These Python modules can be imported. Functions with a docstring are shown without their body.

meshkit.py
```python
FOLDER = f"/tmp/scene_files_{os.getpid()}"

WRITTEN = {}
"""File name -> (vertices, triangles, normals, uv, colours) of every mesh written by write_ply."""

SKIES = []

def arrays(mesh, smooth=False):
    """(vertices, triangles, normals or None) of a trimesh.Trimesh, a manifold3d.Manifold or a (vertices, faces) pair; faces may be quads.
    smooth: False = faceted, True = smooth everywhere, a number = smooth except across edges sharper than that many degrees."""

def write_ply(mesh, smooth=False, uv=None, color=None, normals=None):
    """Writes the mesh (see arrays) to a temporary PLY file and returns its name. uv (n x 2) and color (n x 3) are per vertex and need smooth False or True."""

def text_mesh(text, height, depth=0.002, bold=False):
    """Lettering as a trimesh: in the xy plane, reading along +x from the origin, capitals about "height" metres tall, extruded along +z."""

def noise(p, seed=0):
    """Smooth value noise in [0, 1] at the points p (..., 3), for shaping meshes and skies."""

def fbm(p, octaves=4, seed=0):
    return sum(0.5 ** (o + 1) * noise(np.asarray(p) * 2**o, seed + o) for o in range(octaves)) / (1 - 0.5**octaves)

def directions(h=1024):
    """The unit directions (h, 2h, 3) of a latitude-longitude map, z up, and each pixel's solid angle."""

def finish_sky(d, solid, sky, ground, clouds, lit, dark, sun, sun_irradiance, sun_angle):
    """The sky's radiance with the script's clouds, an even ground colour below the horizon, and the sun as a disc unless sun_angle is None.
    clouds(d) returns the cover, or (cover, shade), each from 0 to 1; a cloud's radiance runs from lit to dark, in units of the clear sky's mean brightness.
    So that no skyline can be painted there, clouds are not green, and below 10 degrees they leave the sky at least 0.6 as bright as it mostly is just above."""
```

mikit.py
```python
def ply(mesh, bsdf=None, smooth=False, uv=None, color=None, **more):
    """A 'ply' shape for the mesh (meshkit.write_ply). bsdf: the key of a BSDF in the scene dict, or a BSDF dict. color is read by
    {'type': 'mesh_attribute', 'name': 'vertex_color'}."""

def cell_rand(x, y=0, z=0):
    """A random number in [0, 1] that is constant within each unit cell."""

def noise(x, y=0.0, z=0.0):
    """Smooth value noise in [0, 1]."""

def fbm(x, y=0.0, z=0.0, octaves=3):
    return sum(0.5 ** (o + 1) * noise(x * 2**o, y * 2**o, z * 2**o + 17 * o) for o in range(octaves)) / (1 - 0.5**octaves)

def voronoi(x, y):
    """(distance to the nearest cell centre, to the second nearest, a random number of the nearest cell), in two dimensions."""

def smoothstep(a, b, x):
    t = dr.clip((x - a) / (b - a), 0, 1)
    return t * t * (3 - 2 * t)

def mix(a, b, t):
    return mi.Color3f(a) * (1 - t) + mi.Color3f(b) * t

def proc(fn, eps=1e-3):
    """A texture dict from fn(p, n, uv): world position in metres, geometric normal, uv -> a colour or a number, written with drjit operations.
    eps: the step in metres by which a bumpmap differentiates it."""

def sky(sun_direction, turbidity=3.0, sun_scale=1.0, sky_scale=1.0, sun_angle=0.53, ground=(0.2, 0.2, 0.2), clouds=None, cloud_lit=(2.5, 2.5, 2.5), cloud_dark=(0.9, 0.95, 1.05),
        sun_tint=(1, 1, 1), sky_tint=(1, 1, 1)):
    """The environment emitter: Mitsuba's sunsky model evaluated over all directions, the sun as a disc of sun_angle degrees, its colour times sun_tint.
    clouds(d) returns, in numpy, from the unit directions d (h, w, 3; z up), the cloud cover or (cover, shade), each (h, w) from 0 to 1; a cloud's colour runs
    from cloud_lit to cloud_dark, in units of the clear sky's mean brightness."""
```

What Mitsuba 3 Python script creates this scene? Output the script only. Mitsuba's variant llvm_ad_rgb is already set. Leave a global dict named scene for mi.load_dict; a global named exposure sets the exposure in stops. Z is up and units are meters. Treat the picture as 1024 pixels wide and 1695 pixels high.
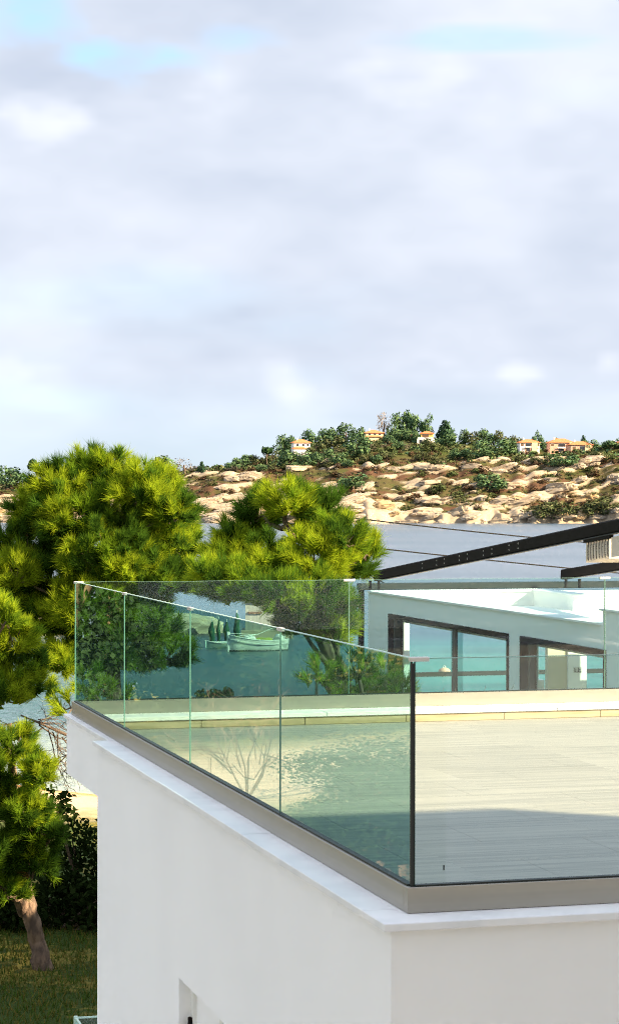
import math
import numpy as np
import trimesh
import manifold3d as m3
import drjit as dr
import mitsuba as mi
import mikit
import meshkit

# ------------------------------------------------------------------ camera, sky, exposure
T = mi.ScalarTransform4f
scene, labels = {}, {}
exposure = 3.1
PITCH, ROLL = -.0058, .0018
scene['camera'] = {'type': 'perspective', 'fov': 2 * math.degrees(math.atan(512 / 3594.45)), 'fov_axis': 'x', 'near_clip': .1, 'far_clip': 40000.,
                   'to_world': T().look_at(origin=[0, 0, 10], target=[0, 100 * math.cos(PITCH), 10 + 100 * math.sin(PITCH)], up=[-math.sin(ROLL), 0, math.cos(ROLL)])}
SUN = (.912, -.408, .54)


def ss(a, b, x):
    t = np.clip((x - a) / (b - a), 0, 1)
    return t * t * (3 - 2 * t)


def clouds(d):
    az = np.degrees(np.arctan2(d[..., 0], d[..., 1]))
    el = np.degrees(np.arcsin(np.clip(d[..., 2], -1, 1)))
    k = np.maximum(d[..., 2], 0) + .12
    # layered stratocumulus seen nearly edge-on: stretched along the horizon
    P = np.stack([d[..., 0] / k, d[..., 1] / k, d[..., 2] * 6], -1)
    big = meshkit.fbm(P * 1.5, 5, 3)
    Q = np.stack([az / 7., el / 2.1, az * 0], -1)
    fine = meshkit.fbm(Q, 5, 9)
    Q2 = np.stack([az / 2.4, el / 1.1, az * 0], -1)
    puff = meshkit.fbm(Q2, 5, 21)

    def spot(a, e, ra, re, soft=1.0):
        q = ((az - a) / ra) ** 2 + ((el - e) / re) ** 2 + (puff - .5) * 3.6 * soft + (fine - .5) * 2
        return ss(1.5, -.4, q)
    cover = ss(.22, .62, .55 * big + .45 * fine + .1)
    cover = .62 + .38 * cover
    hole = np.maximum(spot(-5.6, 11.3, 3.0, .65), .75 * spot(-7.4, 12.4, 1.6, 1.4))
    hole = np.maximum(hole, .45 * spot(-1.9, 12.0, 1.7, .45))
    hole = np.maximum(hole, .4 * spot(4.6, 11.9, 3.2, .3))
    cover = cover * (1 - .95 * np.clip(hole * 1.5, 0, 1) * .9)
    low = ss(4.0, .6, el)
    cover = cover * (1 - .25 * low)
    mu = d @ (np.array(SUN) / np.linalg.norm(SUN))
    shade = .46 + .62 * (fine - .5) + .42 * (puff - .5) + .12 * low + .26 * ss(.6, -.5, mu)
    # the white heaps that stand out
    lit = np.maximum.reduce([spot(-6.9, 10.2, 1.2, 1.1), .7 * spot(-2.6, 10.7, 1.6, .7), .9 * spot(-.55, 3.2, .75, .62), .8 * spot(5.5, 3.35, .55, .28, .8), .9 * spot(7.9, 3.45, .5, .45), .5 * spot(-8.0, 3.3, .6, .4), .35 * spot(2.5, 3.2, 1.5, .8), .55 * spot(2.0, 11.0, 2.6, .8)])
    shade = np.clip(shade - .30 * lit, 0, 1)
    cover = np.clip(np.maximum(cover, .95 * lit), 0, 1)
    return cover, shade


scene['sky'] = mikit.sky(SUN, turbidity=3, sun_scale=1.3, sky_scale=1.0, sun_angle=.6, clouds=clouds, cloud_lit=(1.74, 1.78, 1.90), cloud_dark=(.93, 1.045, 1.26), sun_tint=(1.0, .98, .94), sky_tint=(1, 1, 1))

# ------------------------------------------------------------------ helpers
TH = .2705
CE, SE = math.cos(TH), math.sin(TH)
CX, CY = .4516, 9.5166


def W(p):
    """Building axes (u to the right along the front, v away from the road, z) -> world."""
    p = np.asarray(p, float)
    return np.stack([CX + p[..., 0] * CE - p[..., 1] * SE, CY + p[..., 0] * SE + p[..., 1] * CE, p[..., 2]], -1)


def box(lo, hi, c=0.0):
    lo, hi = np.minimum(lo, hi).astype(float), np.maximum(lo, hi).astype(float)
    if c <= 0:
        v = np.array([[x, y, z] for x in (lo[0], hi[0]) for y in (lo[1], hi[1]) for z in (lo[2], hi[2])])
    else:
        v = []
        for x in (0, 1):
            for y in (0, 1):
                for z in (0, 1):
                    q = np.array([(lo, hi)[x][0], (lo, hi)[y][1], (lo, hi)[z][2]])
                    s = np.array([1 - 2 * x, 1 - 2 * y, 1 - 2 * z]) * c
                    for k in range(3):
                        w = q + s
                        w[k] = q[k]
                        v.append(w)
        v = np.array(v)
    return trimesh.convex.convex_hull(v)


def bb(u0, u1, v0, v1, z0, z1, c=0.0):
    m = box((u0, v0, z0), (u1, v1, z1), c)
    return trimesh.Trimesh(W(m.vertices), m.faces, process=False)


def join(*ms):
    return trimesh.util.concatenate([m for m in ms])


def bld(m):
    return trimesh.Trimesh(W(m.vertices), m.faces, process=False)


def tube(pts, rad, sides=7):
    p = np.asarray(pts, float)
    rad = np.broadcast_to(rad, (len(p),))
    t = np.gradient(p, axis=0)
    t /= np.linalg.norm(t, axis=1, keepdims=True) + 1e-9
    a = np.cross(t, [.31, .2, .93])
    a /= np.linalg.norm(a, axis=1, keepdims=True) + 1e-9
    b = np.cross(t, a)
    g = np.arange(sides) * 2 * np.pi / sides
    v = p[:, None] + rad[:, None, None] * (np.cos(g)[None, :, None] * a[:, None] + np.sin(g)[None, :, None] * b[:, None])
    n = len(p)
    i, j = np.meshgrid(np.arange(n - 1), np.arange(sides), indexing='ij')
    k = (j + 1) % sides
    q = np.stack([i * sides + j, i * sides + k, (i + 1) * sides + k, (i + 1) * sides + j], -1).reshape(-1, 4)
    f = np.vstack([q[:, [0, 2, 1]], q[:, [0, 3, 2]]])
    caps = [[0, c, c + 1] for c in range(1, sides - 1)] + [[(n - 1) * sides, (n - 1) * sides + c + 1, (n - 1) * sides + c] for c in range(1, sides - 1)]
    return trimesh.Trimesh(v.reshape(-1, 3), np.vstack([f, caps]), process=False)


def key(name):
    if name not in scene and not any(k.startswith(name + '__') for k in (name,)) and name not in used:
        used.add(name)
        return name
    n = 1
    while f'{name}_{n:03d}' in used:
        n += 1
    used.add(f'{name}_{n:03d}')
    return f'{name}_{n:03d}'


used = set()


def thing(name, label, cat, group=None):
    k = key(name)
    labels[k] = {'label': label, 'category': cat}
    if group:
        labels[k]['group'] = group
    return k


def part(parent, name, mesh, bsdf, smooth=False, stuff=False, label=None, **kw):
    k = key(f'{parent}__{name}')
    scene[k] = mesh if isinstance(mesh, dict) else mikit.ply(mesh, bsdf, smooth, **kw)
    if stuff or label:
        labels[k] = {**({'kind': 'stuff'} if stuff else {}), **({'label': label} if label else {})}
    return k


def soft_leaves(mesh, bsdf, color, normals):
    path = meshkit.write_ply(mesh, False, None, color, normals)
    return {'type': 'ply', 'filename': path, 'face_normals': False, 'bsdf': {'type': 'ref', 'id': bsdf}}


def struct(name, mesh, bsdf, smooth=False, kind='structure', label=None, cat=None, **kw):
    k = key(name)
    scene[k] = mikit.ply(mesh, bsdf, smooth, **kw)
    labels[k] = {'kind': kind, **({'label': label} if label else {}), **({'category': cat} if cat else {})}
    return k


def dup(shape, to_world, bsdf=None):
    d = {**shape, 'to_world': to_world}
    if bsdf:
        d['bsdf'] = {'type': 'ref', 'id': bsdf}
    return d


def rgb(*c):
    return {'type': 'rgb', 'value': list(c)}


def pr(name, color, rough=.6, **kw):
    c = mikit.proc(color) if callable(color) else (color if isinstance(color, dict) else rgb(*color))
    scene[name] = {'type': 'twosided', 'bsdf': {'type': 'principled', 'base_color': c, 'roughness': rough, **kw}}


def bump(name, fn, scale, eps=1e-3):
    inner = scene[name]
    scene[name] = {'type': 'twosided', 'bsdf': {'type': 'bumpmap', 'tex': mikit.proc(fn, eps), 'scale': scale, 'bsdf': inner['bsdf']}}


fbm, noise, smoothstep, mix = mikit.fbm, mikit.noise, mikit.smoothstep, mikit.mix


def uvof(p):
    x, y = p.x - CX, p.y - CY
    return x * CE + y * SE, -x * SE + y * CE


# ------------------------------------------------------------------ materials
def plaster(p, n, uv):
    u, v = uvof(p)
    m = fbm(u * 1.3, v * 1.3, p.z * .7, 4)
    return mix((.88, .875, .87), (.845, .84, .838), smoothstep(.25, .8, m))


pr('white_plaster', plaster, .85, specular=.25)
bump('white_plaster', lambda p, n, uv: fbm(p.x * 26, p.y * 26, p.z * 26, 4), .006, 3e-3)
pr('far_plaster', lambda p, n, uv: mix((.80, .79, .76), (.70, .69, .66), fbm(p.x * .8, p.y * .8, p.z * .8)), .85)


def marble(p, n, uv):
    m = fbm(p.x * 3, p.y * 3, p.z * 3, 4)
    return mix((.82, .82, .83), (.73, .74, .76), smoothstep(.4, .7, m))


pr('white_marble', marble, .45, specular=.4)


def brushed(p, n, uv):
    u, v = uvof(p)
    m = fbm(u * .8, v * .8, p.z * 40, 3)
    return mix((.45, .42, .37), (.40, .375, .335), m)


pr('anodised_profile', brushed, .42, metallic=.75)
pr('gasket', (.012, .016, .016), .5)
pr('steel_clamp', (.72, .70, .68), .35, metallic=.6)
pr('glass_edge', (.50, .70, .63), .25, specular=.6)
pr('glass_edge_dim', (.16, .30, .25), .25, specular=.5)
pr('glass_edge_dark', (.02, .07, .06), .2, specular=.6)
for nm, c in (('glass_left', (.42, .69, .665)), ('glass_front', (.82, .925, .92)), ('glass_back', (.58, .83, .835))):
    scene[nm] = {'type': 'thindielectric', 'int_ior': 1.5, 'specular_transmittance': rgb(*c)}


def decking(p, n, uv):
    u, v = uvof(p)
    ti, tj = dr.floor((u + 40) / 1.2), dr.floor((v + 40) / .6)
    r = mikit.cell_rand(ti, tj, 3)
    s1 = fbm(u * 1.1 + r * 30, v * 34, r * 9, 4)
    s2 = noise(u * 2.5 + r * 11, v * 110, 2)
    s3 = fbm(u * .6, v * 1.1, 5, 3)
    t = smoothstep(.3, .72, .62 * s1 + .22 * s2 + .16 * s3)
    c = mix((.325, .318, .29), (.235, .236, .22), t)
    return mix(c, (.375, .362, .32), .4 * smoothstep(.55, .8, s3)) * (.95 + .1 * r)


pr('deck_tile', decking, .5, specular=.4)
pr('deck_grout', (.30, .29, .25), .9)


def ochre(p, n, uv):
    u, v = uvof(p)
    m = fbm(u * 2.5, v * 2.5, p.z * 30, 4)
    return mix((.46, .385, .26), (.36, .295, .185), smoothstep(.3, .7, m))


pr('ochre_tile', ochre, .5)
pr('dark_alu', (.006, .005, .004), .6, specular=.1)
pr('dark_alu_grey', (.018, .026, .03), .5, specular=.5)
pr('awning_fabric', lambda p, n, uv: mix((.66, .62, .52), (.58, .54, .45), fbm(p.x * 6, p.y * 6, p.z * 6)), .9)
pr('socket_plastic', (.72, .72, .70), .4)
pr('socket_dark', (.10, .10, .10), .4)
pr('beige_wall', lambda p, n, uv: mix((.62, .56, .42), (.54, .49, .38), fbm(p.x, p.y, p.z * 2)), .8)
pr('cable_black', (.012, .012, .012), .5)
pr('pole_wood', (.16, .12, .085), .9)


def bark(p, n, uv):
    m = fbm(p.x * 14, p.y * 14, p.z * 3.5, 4)
    pl = mikit.voronoi(p.x * 9 + p.y * 5, p.z * 4)[0]
    return mix((.24, .165, .12), (.085, .06, .048), smoothstep(.3, .7, .6 * m + .4 * pl))


pr('pine_bark', bark, .9)
bump('pine_bark', lambda p, n, uv: fbm(p.x * 14, p.y * 14, p.z * 3.5, 4), .05, 4e-3)
pr('cut_wood', (.48, .36, .25), .8)
pr('twig', (.13, .095, .07), .9)
VC = {'type': 'mesh_attribute', 'name': 'vertex_color'}
scene['needles'] = {'type': 'principledthin', 'base_color': VC, 'roughness': .5, 'diff_trans': 1.1, 'eta': 1.35}
scene['leaves'] = {'type': 'principledthin', 'base_color': VC, 'roughness': .6, 'diff_trans': .6, 'eta': 1.35}
scene['far_leaves'] = {'type': 'twosided', 'bsdf': {'type': 'diffuse', 'reflectance': VC}}
scene['land'] = {'type': 'twosided', 'bsdf': {'type': 'diffuse', 'reflectance': VC}}


def sea_color(p, n, uv):
    d = p.y + 18 * (fbm(p.x * .018, p.y * .03, 0, 3) - .5) * 2
    lag = smoothstep(-1, 8, p.x)
    turq = mix(mix((.026, .085, .09), (.045, .20, .185), lag), mix((.016, .058, .068), (.024, .125, .125), lag), smoothstep(.35, .7, fbm(p.x * .05, p.y * .09, 4, 3)))
    dl = 115 + 12 * lag
    far = mix((.07, .105, .155), (.055, .09, .135), fbm(p.x * .01, p.y * .02, 1, 2))
    c = mix(turq, far, smoothstep(dl, 230 - 60 * lag, d))
    return mix((.34, .42, .36), c, smoothstep(74, 104, d))


pr('sea_water', sea_color, mikit.proc(lambda p, n, uv: .10 + .16 * smoothstep(.4, .65, fbm(p.x * .012, p.y * .045, 7, 3))), specular=.5)
bump('sea_water', lambda p, n, uv: .5 * fbm(p.x * 1.1 + .3 * p.y, p.y * 1.6, 0, 3) + .25 * noise(p.x * 4.2, p.y * 5.5, 3) + 2.2 * fbm(p.x * .12, p.y * .2, 5, 2), .22, 2e-2)


def ground_color(p, n, uv):
    m = fbm(p.x * .9, p.y * .9, 0, 4)
    f = fbm(p.x * 9, p.y * 9, 1, 3)
    g = mix((.034, .058, .012), (.16, .135, .03), smoothstep(.5, .72, .6 * m + .4 * f))
    s = mix((.36, .28, .17), (.44, .36, .24), f)
    weed = smoothstep(.36, .5, fbm(p.x * .8, p.y * 2.2, 3, 4)) * smoothstep(.25, .5, p.z) * smoothstep(1.0, .7, p.z) * smoothstep(-14, -11, p.x)
    s = mix(s, (.33, .13, .045), .85 * weed)
    g = mix(g, mix((.42, .425, .43), (.34, .345, .35), f), smoothstep(28, 26, p.y) * smoothstep(-17, -15, p.x) * smoothstep(-12, -8, p.y))  # unseen pale paving, added to bounce neutral light onto the walls
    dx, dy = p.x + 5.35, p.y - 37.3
    sunlit_litter = smoothstep(1.25, .3, dr.sqrt(dx * dx + dy * dy * .35) + .9 * (f - .5)) * smoothstep(.3, .5, fbm(p.x * 5, p.y * 3, 8, 3))
    g = mix(g, (.40, .29, .055), .85 * sunlit_litter)  # needle litter coloured bright in place of a sunlit patch on the lawn
    straw = mix((.31, .285, .22), (.25, .225, .165), smoothstep(.4, .65, fbm(p.x * .35, p.y * .25, 9, 4)))
    g = mix(g, straw, smoothstep(-16, -20, p.x) * smoothstep(5, 4, p.z) * smoothstep(66, 58, p.y) * smoothstep(47, 52, p.y - .35 * (p.x + 25)))
    c = mix(s, g, dr.maximum(smoothstep(1.35, 1.75, p.z + .5 * (m - .5)), smoothstep(-12, -15, p.x)))
    return mix(c, mix((.055, .075, .045), (.09, .10, .065), f), smoothstep(2.6, 4, p.z) * smoothstep(-2, -10, p.y))  # dark green on the added hill behind, keeping its warm bounce low


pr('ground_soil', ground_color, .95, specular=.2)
pr('jetty_stone', lambda p, n, uv: mix((.50, .42, .30), (.38, .32, .24), fbm(p.x * 1.5, p.y * 1.5, p.z * 3, 4)), .9)
pr('grey_planks', lambda p, n, uv: mix((.30, .29, .26), (.40, .39, .35), fbm(p.x * 6, p.y * 2, p.z * .6, 3)), .9)
pr('boat_white', lambda p, n, uv: mix((.84, .82, .78), (.52, .53, .51), smoothstep(.4, .75, fbm(p.x * 2.5, p.y * 2.5, p.z * 5, 4))), .55)
pr('boat_trim', (.78, .78, .74), .5)
pr('boat_turquoise', (.34, .46, .44), .5)
pr('boat_inside', (.36, .33, .28), .8)
pr('net_yellow', (.34, .36, .07), .95)
pr('net_green', (.02, .09, .055), .95)
pr('buoy_pink', (.62, .38, .28), .6)
pr('rock_pale', lambda p, n, uv: mix((.41, .345, .255), (.30, .25, .195), smoothstep(.3, .72, fbm(p.x * .45, p.y * .45, p.z * .9, 4))), .95)
pr('rock_ochre', lambda p, n, uv: mix((.41, .31, .17), (.25, .19, .12), smoothstep(.3, .72, fbm(p.x * .45, p.y * .45, p.z * .9, 4))), .95)
pr('rock_grey', lambda p, n, uv: mix((.36, .315, .25), (.25, .215, .175), smoothstep(.3, .72, fbm(p.x * .5, p.y * .5, p.z * 1.1, 4))), .95)
pr('roof_tile', lambda p, n, uv: mix((.62, .22, .09), (.47, .15, .06), fbm(p.x * 2.5, p.y * 2.5, p.z * 4, 3)), .85)
pr('villa_pink', (.60, .36, .27), .85)
pr('villa_cream', (.70, .58, .36), .85)
pr('villa_white', (.78, .76, .73), .85)
pr('villa_yellow', (.72, .48, .16), .85)
pr('window_dark', (.03, .035, .045), .15, specular=.6)
pr('shutter_brown', (.13, .075, .045), .7)


# ------------------------------------------------------------------ sea and land
sea = trimesh.Trimesh([[-20000, -300, 0], [20000, -300, 0], [20000, 30000, 0], [-20000, 30000, 0]], [[0, 1, 2], [0, 2, 3]], process=False)
struct('sea', sea, 'sea_water')

def interp(x, pts):
    a = np.asarray(pts, float)
    return np.interp(x, a[:, 0], a[:, 1])

# headland across the water: height over (bearing a = X/Y, distance s behind its shoreline)
MID = [(-.9, 30), (-.5, 18), (-.2, 12), (-.142, 13.4), (-.087, 17.6), (-.048, 21.8), (-.012, 24.6), (.0245, 26.6), (.069, 27.4), (.108, 28.3), (.142, 31.7), (.2, 33), (.5, 30), (.9, 20)]
TOP = [(-.9, 45), (-.5, 24), (-.2, 15), (-.142, 16.7), (-.087, 18.6), (-.048, 25), (-.031, 26.7), (-.012, 32), (.0245, 39.5), (.052, 42), (.069, 38.8), (.094, 36.3), (.119, 35.6), (.142, 38.5), (.2, 40), (.5, 34), (.9, 20)]


def shore(a):
    a = np.asarray(a, float)
    return 905 + 40 * np.abs(a) + 9 * meshkit.noise(np.stack([a * 70, a * 0, a * 0], -1), 5) + 5 * meshkit.noise(np.stack([a * 260, a * 0, a * 0], -1), 6)


def headland_height(X, Y, rough=True):
    X, Y = np.asarray(X, float), np.asarray(Y, float)
    a = X / Y
    s = Y - shore(a)
    mid, top = interp(a, MID), interp(a, TOP)
    z = np.where(s < 90, mid * np.clip(s / 90, 0, 1) ** .8, mid + (top - mid) * (1 - (1 - np.clip((s - 90) / 140, 0, 1)) ** 1.6))
    z = np.where(s > 230, top - (s - 230) * .12, z)
    z = np.where(s < 0, s * .6, z)
    if rough:
        p = np.stack([X, Y, X * 0], -1)
        amp = np.clip(s / 25, 0.1, 1) * np.clip(1.6 - s / 160, .35, 1)
        z = z + amp * (4.2 * (meshkit.fbm(p / 28, 3, 11) - .5) + 2.2 * (meshkit.fbm(p * [1 / 11, 1 / 5, 0], 3, 12) - .5))
        z = z + np.where((s > 0) & (s < 12), .9 * np.sin(np.clip(s / 12, 0, 1) * np.pi), 0)
    return z


ca = np.concatenate([np.linspace(-.9, -.19, 60)[:-1], np.linspace(-.19, .19, 440), np.linspace(.19, .9, 60)[1:]])
rs = np.concatenate([np.linspace(-10, 150, 190)[:-1], np.linspace(150, 420, 90)])
A_, S_ = np.meshgrid(ca, rs)
Y_ = shore(A_) + S_
X_ = A_ * Y_
Z_ = headland_height(X_, Y_)
nr, nc = A_.shape
ii, jj = np.meshgrid(np.arange(nr - 1), np.arange(nc - 1), indexing='ij')
q_ = np.stack([ii * nc + jj, ii * nc + jj + 1, (ii + 1) * nc + jj + 1, (ii + 1) * nc + jj], -1).reshape(-1, 4)
P_ = np.stack([X_, Y_, X_ * 0], -1)


def rockiness(P, s):
    """How much bare rock shows: slabs in strata that rise to the right, most in the lower slope."""
    x, y = P[..., 0], P[..., 1]
    st = np.stack([(x * .93 + y * .36) / 16, (y * .93 - x * .36) / 5.5, x * 0], -1)
    r = .62 * meshkit.fbm(st, 4, 31) + .38 * meshkit.fbm(P / [9, 6, 1], 3, 33)
    return r + .07 * ss(80, 20, s) - .25 * ss(85, 120, s) + .2 * ss(9, 3, s) - .05


R_ = rockiness(P_, S_)
rk = ss(.50, .56, R_)[..., None]
m1 = meshkit.fbm(P_ / [22, 11, 1], 4, 41)[..., None]
m2 = meshkit.fbm(P_ / [5, 3, 1], 3, 43)[..., None]
m3_ = ss(.3, .68, meshkit.fbm(P_ / [4, 1.5, 1], 4, 47))[..., None]
scrub = np.where(m1 > .52, np.array([.105, .062, .04]), np.array([.085, .075, .036])) * (.75 + .6 * m2)
scrub = scrub + ss(.55, .7, m2) * (np.array([.06, .075, .024]) - scrub) * .7
rockc = (np.array([.41, .345, .255]) * (1 - m3_) + np.array([.28, .235, .18]) * m3_) * (.9 + .3 * m2)
upper = ss(95, 130, S_)[..., None] * ss(.40, .55, m1)
scrub = scrub * (1 - upper) + upper * (np.array([.065, .085, .027]) * (.7 + .6 * m2))
col = rockc * rk + scrub * (1 - rk)
Z_ = Z_ + rk[..., 0] * (S_ > 2) * np.clip((R_ - .5) * 10, 0, 1.3)
struct('headland', (np.stack([X_, Y_, Z_], -1).reshape(-1, 3), q_), 'land', True, color=np.clip(col, .01, .8).reshape(-1, 3))


def near_shore(x):
    return 73 + np.clip(-9 - x, 0, 200) * .9 + np.clip(x - 2, 0, 60) * .25 + 1.6 * np.sin(x * .45)


def near_ground(x, y):
    x, y = np.asarray(x, float), np.asarray(y, float)
    d = near_shore(x) - y
    z = np.where(d > 0, 2.0 * (1 - np.exp(-np.maximum(d, 0) / 11)) + .02 * np.clip(d - 8, 0, 8), .12 * d)
    z = z + 9 * ss(40, 110, -x) * ss(4, 50, d) + ss(10, -30, y) * 3 + ss(-14, -110, y) * 42  # last term: unseen hill behind the camera, added to dim glass reflections
    return z + .25 * ss(5, 12, d) * (meshkit.fbm(np.stack([x / 4, y / 4, x * 0], -1), 3, 51) - .5)


gx = np.concatenate([np.linspace(-220, -25, 60)[:-1], np.linspace(-25, 25, 101), np.linspace(25, 160, 40)[1:]])
gy = np.concatenate([np.linspace(-120, 15, 40)[:-1], np.linspace(15, 110, 150), np.linspace(110, 300, 40)[1:]])
GX, GY = np.meshgrid(gx, gy)
GZ = near_ground(GX, GY)
n0, n1 = GX.shape
ii, jj = np.meshgrid(np.arange(n0 - 1), np.arange(n1 - 1), indexing='ij')
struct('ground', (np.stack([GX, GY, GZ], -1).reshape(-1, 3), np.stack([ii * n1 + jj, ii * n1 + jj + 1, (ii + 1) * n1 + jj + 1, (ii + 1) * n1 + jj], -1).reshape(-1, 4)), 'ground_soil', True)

# ------------------------------------------------------------------ the white house with the roof terrace
DECK, COP0, COP1, PROF = 8.083, 8.150, 8.186, 8.301
house = thing('white_house', 'white plastered house with a glass railed roof terrace filling the lower right', 'house')


def man(u0, u1, v0, v1, z0, z1):
    return m3.Manifold.cube([u1 - u0, v1 - v0, z1 - z0]).translate([u0, v0, z0])


UR = 8.4
body = man(-.15, UR, -.175, 7.10, 1.0, COP0) + man(-.058, UR, 7.0, 9.12, 7.69, COP0)
body = body - man(.06, UR - .25, .06, 8.95, DECK - .035, 9) - man(-.3, -.05, 2.55, 4.168, 5.6, 7.02)
mm = body.to_mesh()
part(house, 'wall', bld(trimesh.Trimesh(mm.vert_properties[:, :3], mm.tri_verts, process=False)), 'white_plaster', 30)
wn = part(house, 'window', bb(-.048, -.035, 2.56, 4.16, 5.61, 7.01), 'window_dark')
fr = [bb(-.075, -.03, 2.552, 2.62, 5.602, 7.018), bb(-.075, -.03, 4.10, 4.166, 5.602, 7.018), bb(-.075, -.03, 2.621, 4.099, 6.95, 7.017), bb(-.075, -.03, 2.621, 4.099, 5.603, 5.67), bb(-.073, -.03, 3.33, 3.39, 5.671, 6.949)]
part(wn, 'frame', join(*fr), 'boat_trim')
part(wn, 'latch', join(bb(-.10, -.076, 4.115, 4.14, 6.2, 6.78, .004)), 'dark_alu')
# coping stones, each its own slab; the far left one sits further in
GAP = .004
cop = []


def stone(u0, u1, v0, v1, dz=0.0):
    k = part(house, 'coping_stone', bb(u0 + GAP / 2, u1 - GAP / 2, v0 + GAP / 2, v1 - GAP / 2, COP0 + .001, COP1 + dz, .004), 'white_marble')
    return k


for i, (a, b) in enumerate(((.10, 2.35), (2.35, 4.63), (4.63, 7.06))):
    stone(-.197, .10, a, b, .0015 * (i % 2))
stone(-.082, .10, 7.06, 9.15, .001)
stone(-.197, 1.10, -.222, .10, 0)
for a, b in ((1.10, 2.9), (2.9, 4.7), (4.7, 6.5), (6.5, UR + .05)):
    stone(a, b, -.222, .10, .001)
for a, b in ((.10, 2.1), (2.1, 4.2), (4.2, 6.3), (6.3, UR + .05)):
    stone(a, b, 8.70, 9.15, .001)
# skirting under the back coping and along the sides
for k in range(9):
    a = .115 + .9 * k
    part(house, 'skirting_tile', bb(a + .002, a + .897, 8.722, 8.735, DECK + .002, COP0 - .002, .001), 'ochre_tile')
for k in range(9):
    a = .11 + .9 * k
    part(house, 'skirting_tile', bb(.083, .094, a + .002, a + .897, DECK + .002, COP0 - .002), 'ochre_tile')
part(house, 'deck_bed', bb(.061, UR - .251, .061, 8.949, DECK - .034, DECK - .006), 'deck_grout')
deck = part(house, 'deck', bb(.062, UR - .252, 8.736, 8.948, DECK - .0055, DECK - .001), 'deck_grout')
for i in range(-1, 7):
    for j in range(15):
        u0, u1 = max(.096, i * 1.2 + (j % 2) * .6), min(UR - .26, (i + 1) * 1.2 + (j % 2) * .6)
        v0, v1 = max(.104, j * .6), min(8.72, (j + 1) * .6)
        if u1 - u0 > .05 and v1 - v0 > .05:
            part(deck, 'tile', bb(u0 + .0012, u1 - .0012, v0 + .0012, v1 - .0012, DECK - .0055, DECK), 'deck_tile')
# lower terrace behind the house and its glass rail
part(house, 'lower_terrace', bb(.25, 6, 7.13, 11.0, 3.9, 4.15, .01), 'white_plaster')

rail = thing('glass_balustrade', 'frameless green tinted glass balustrade in a metal channel around the roof terrace', 'balustrade')


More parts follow.
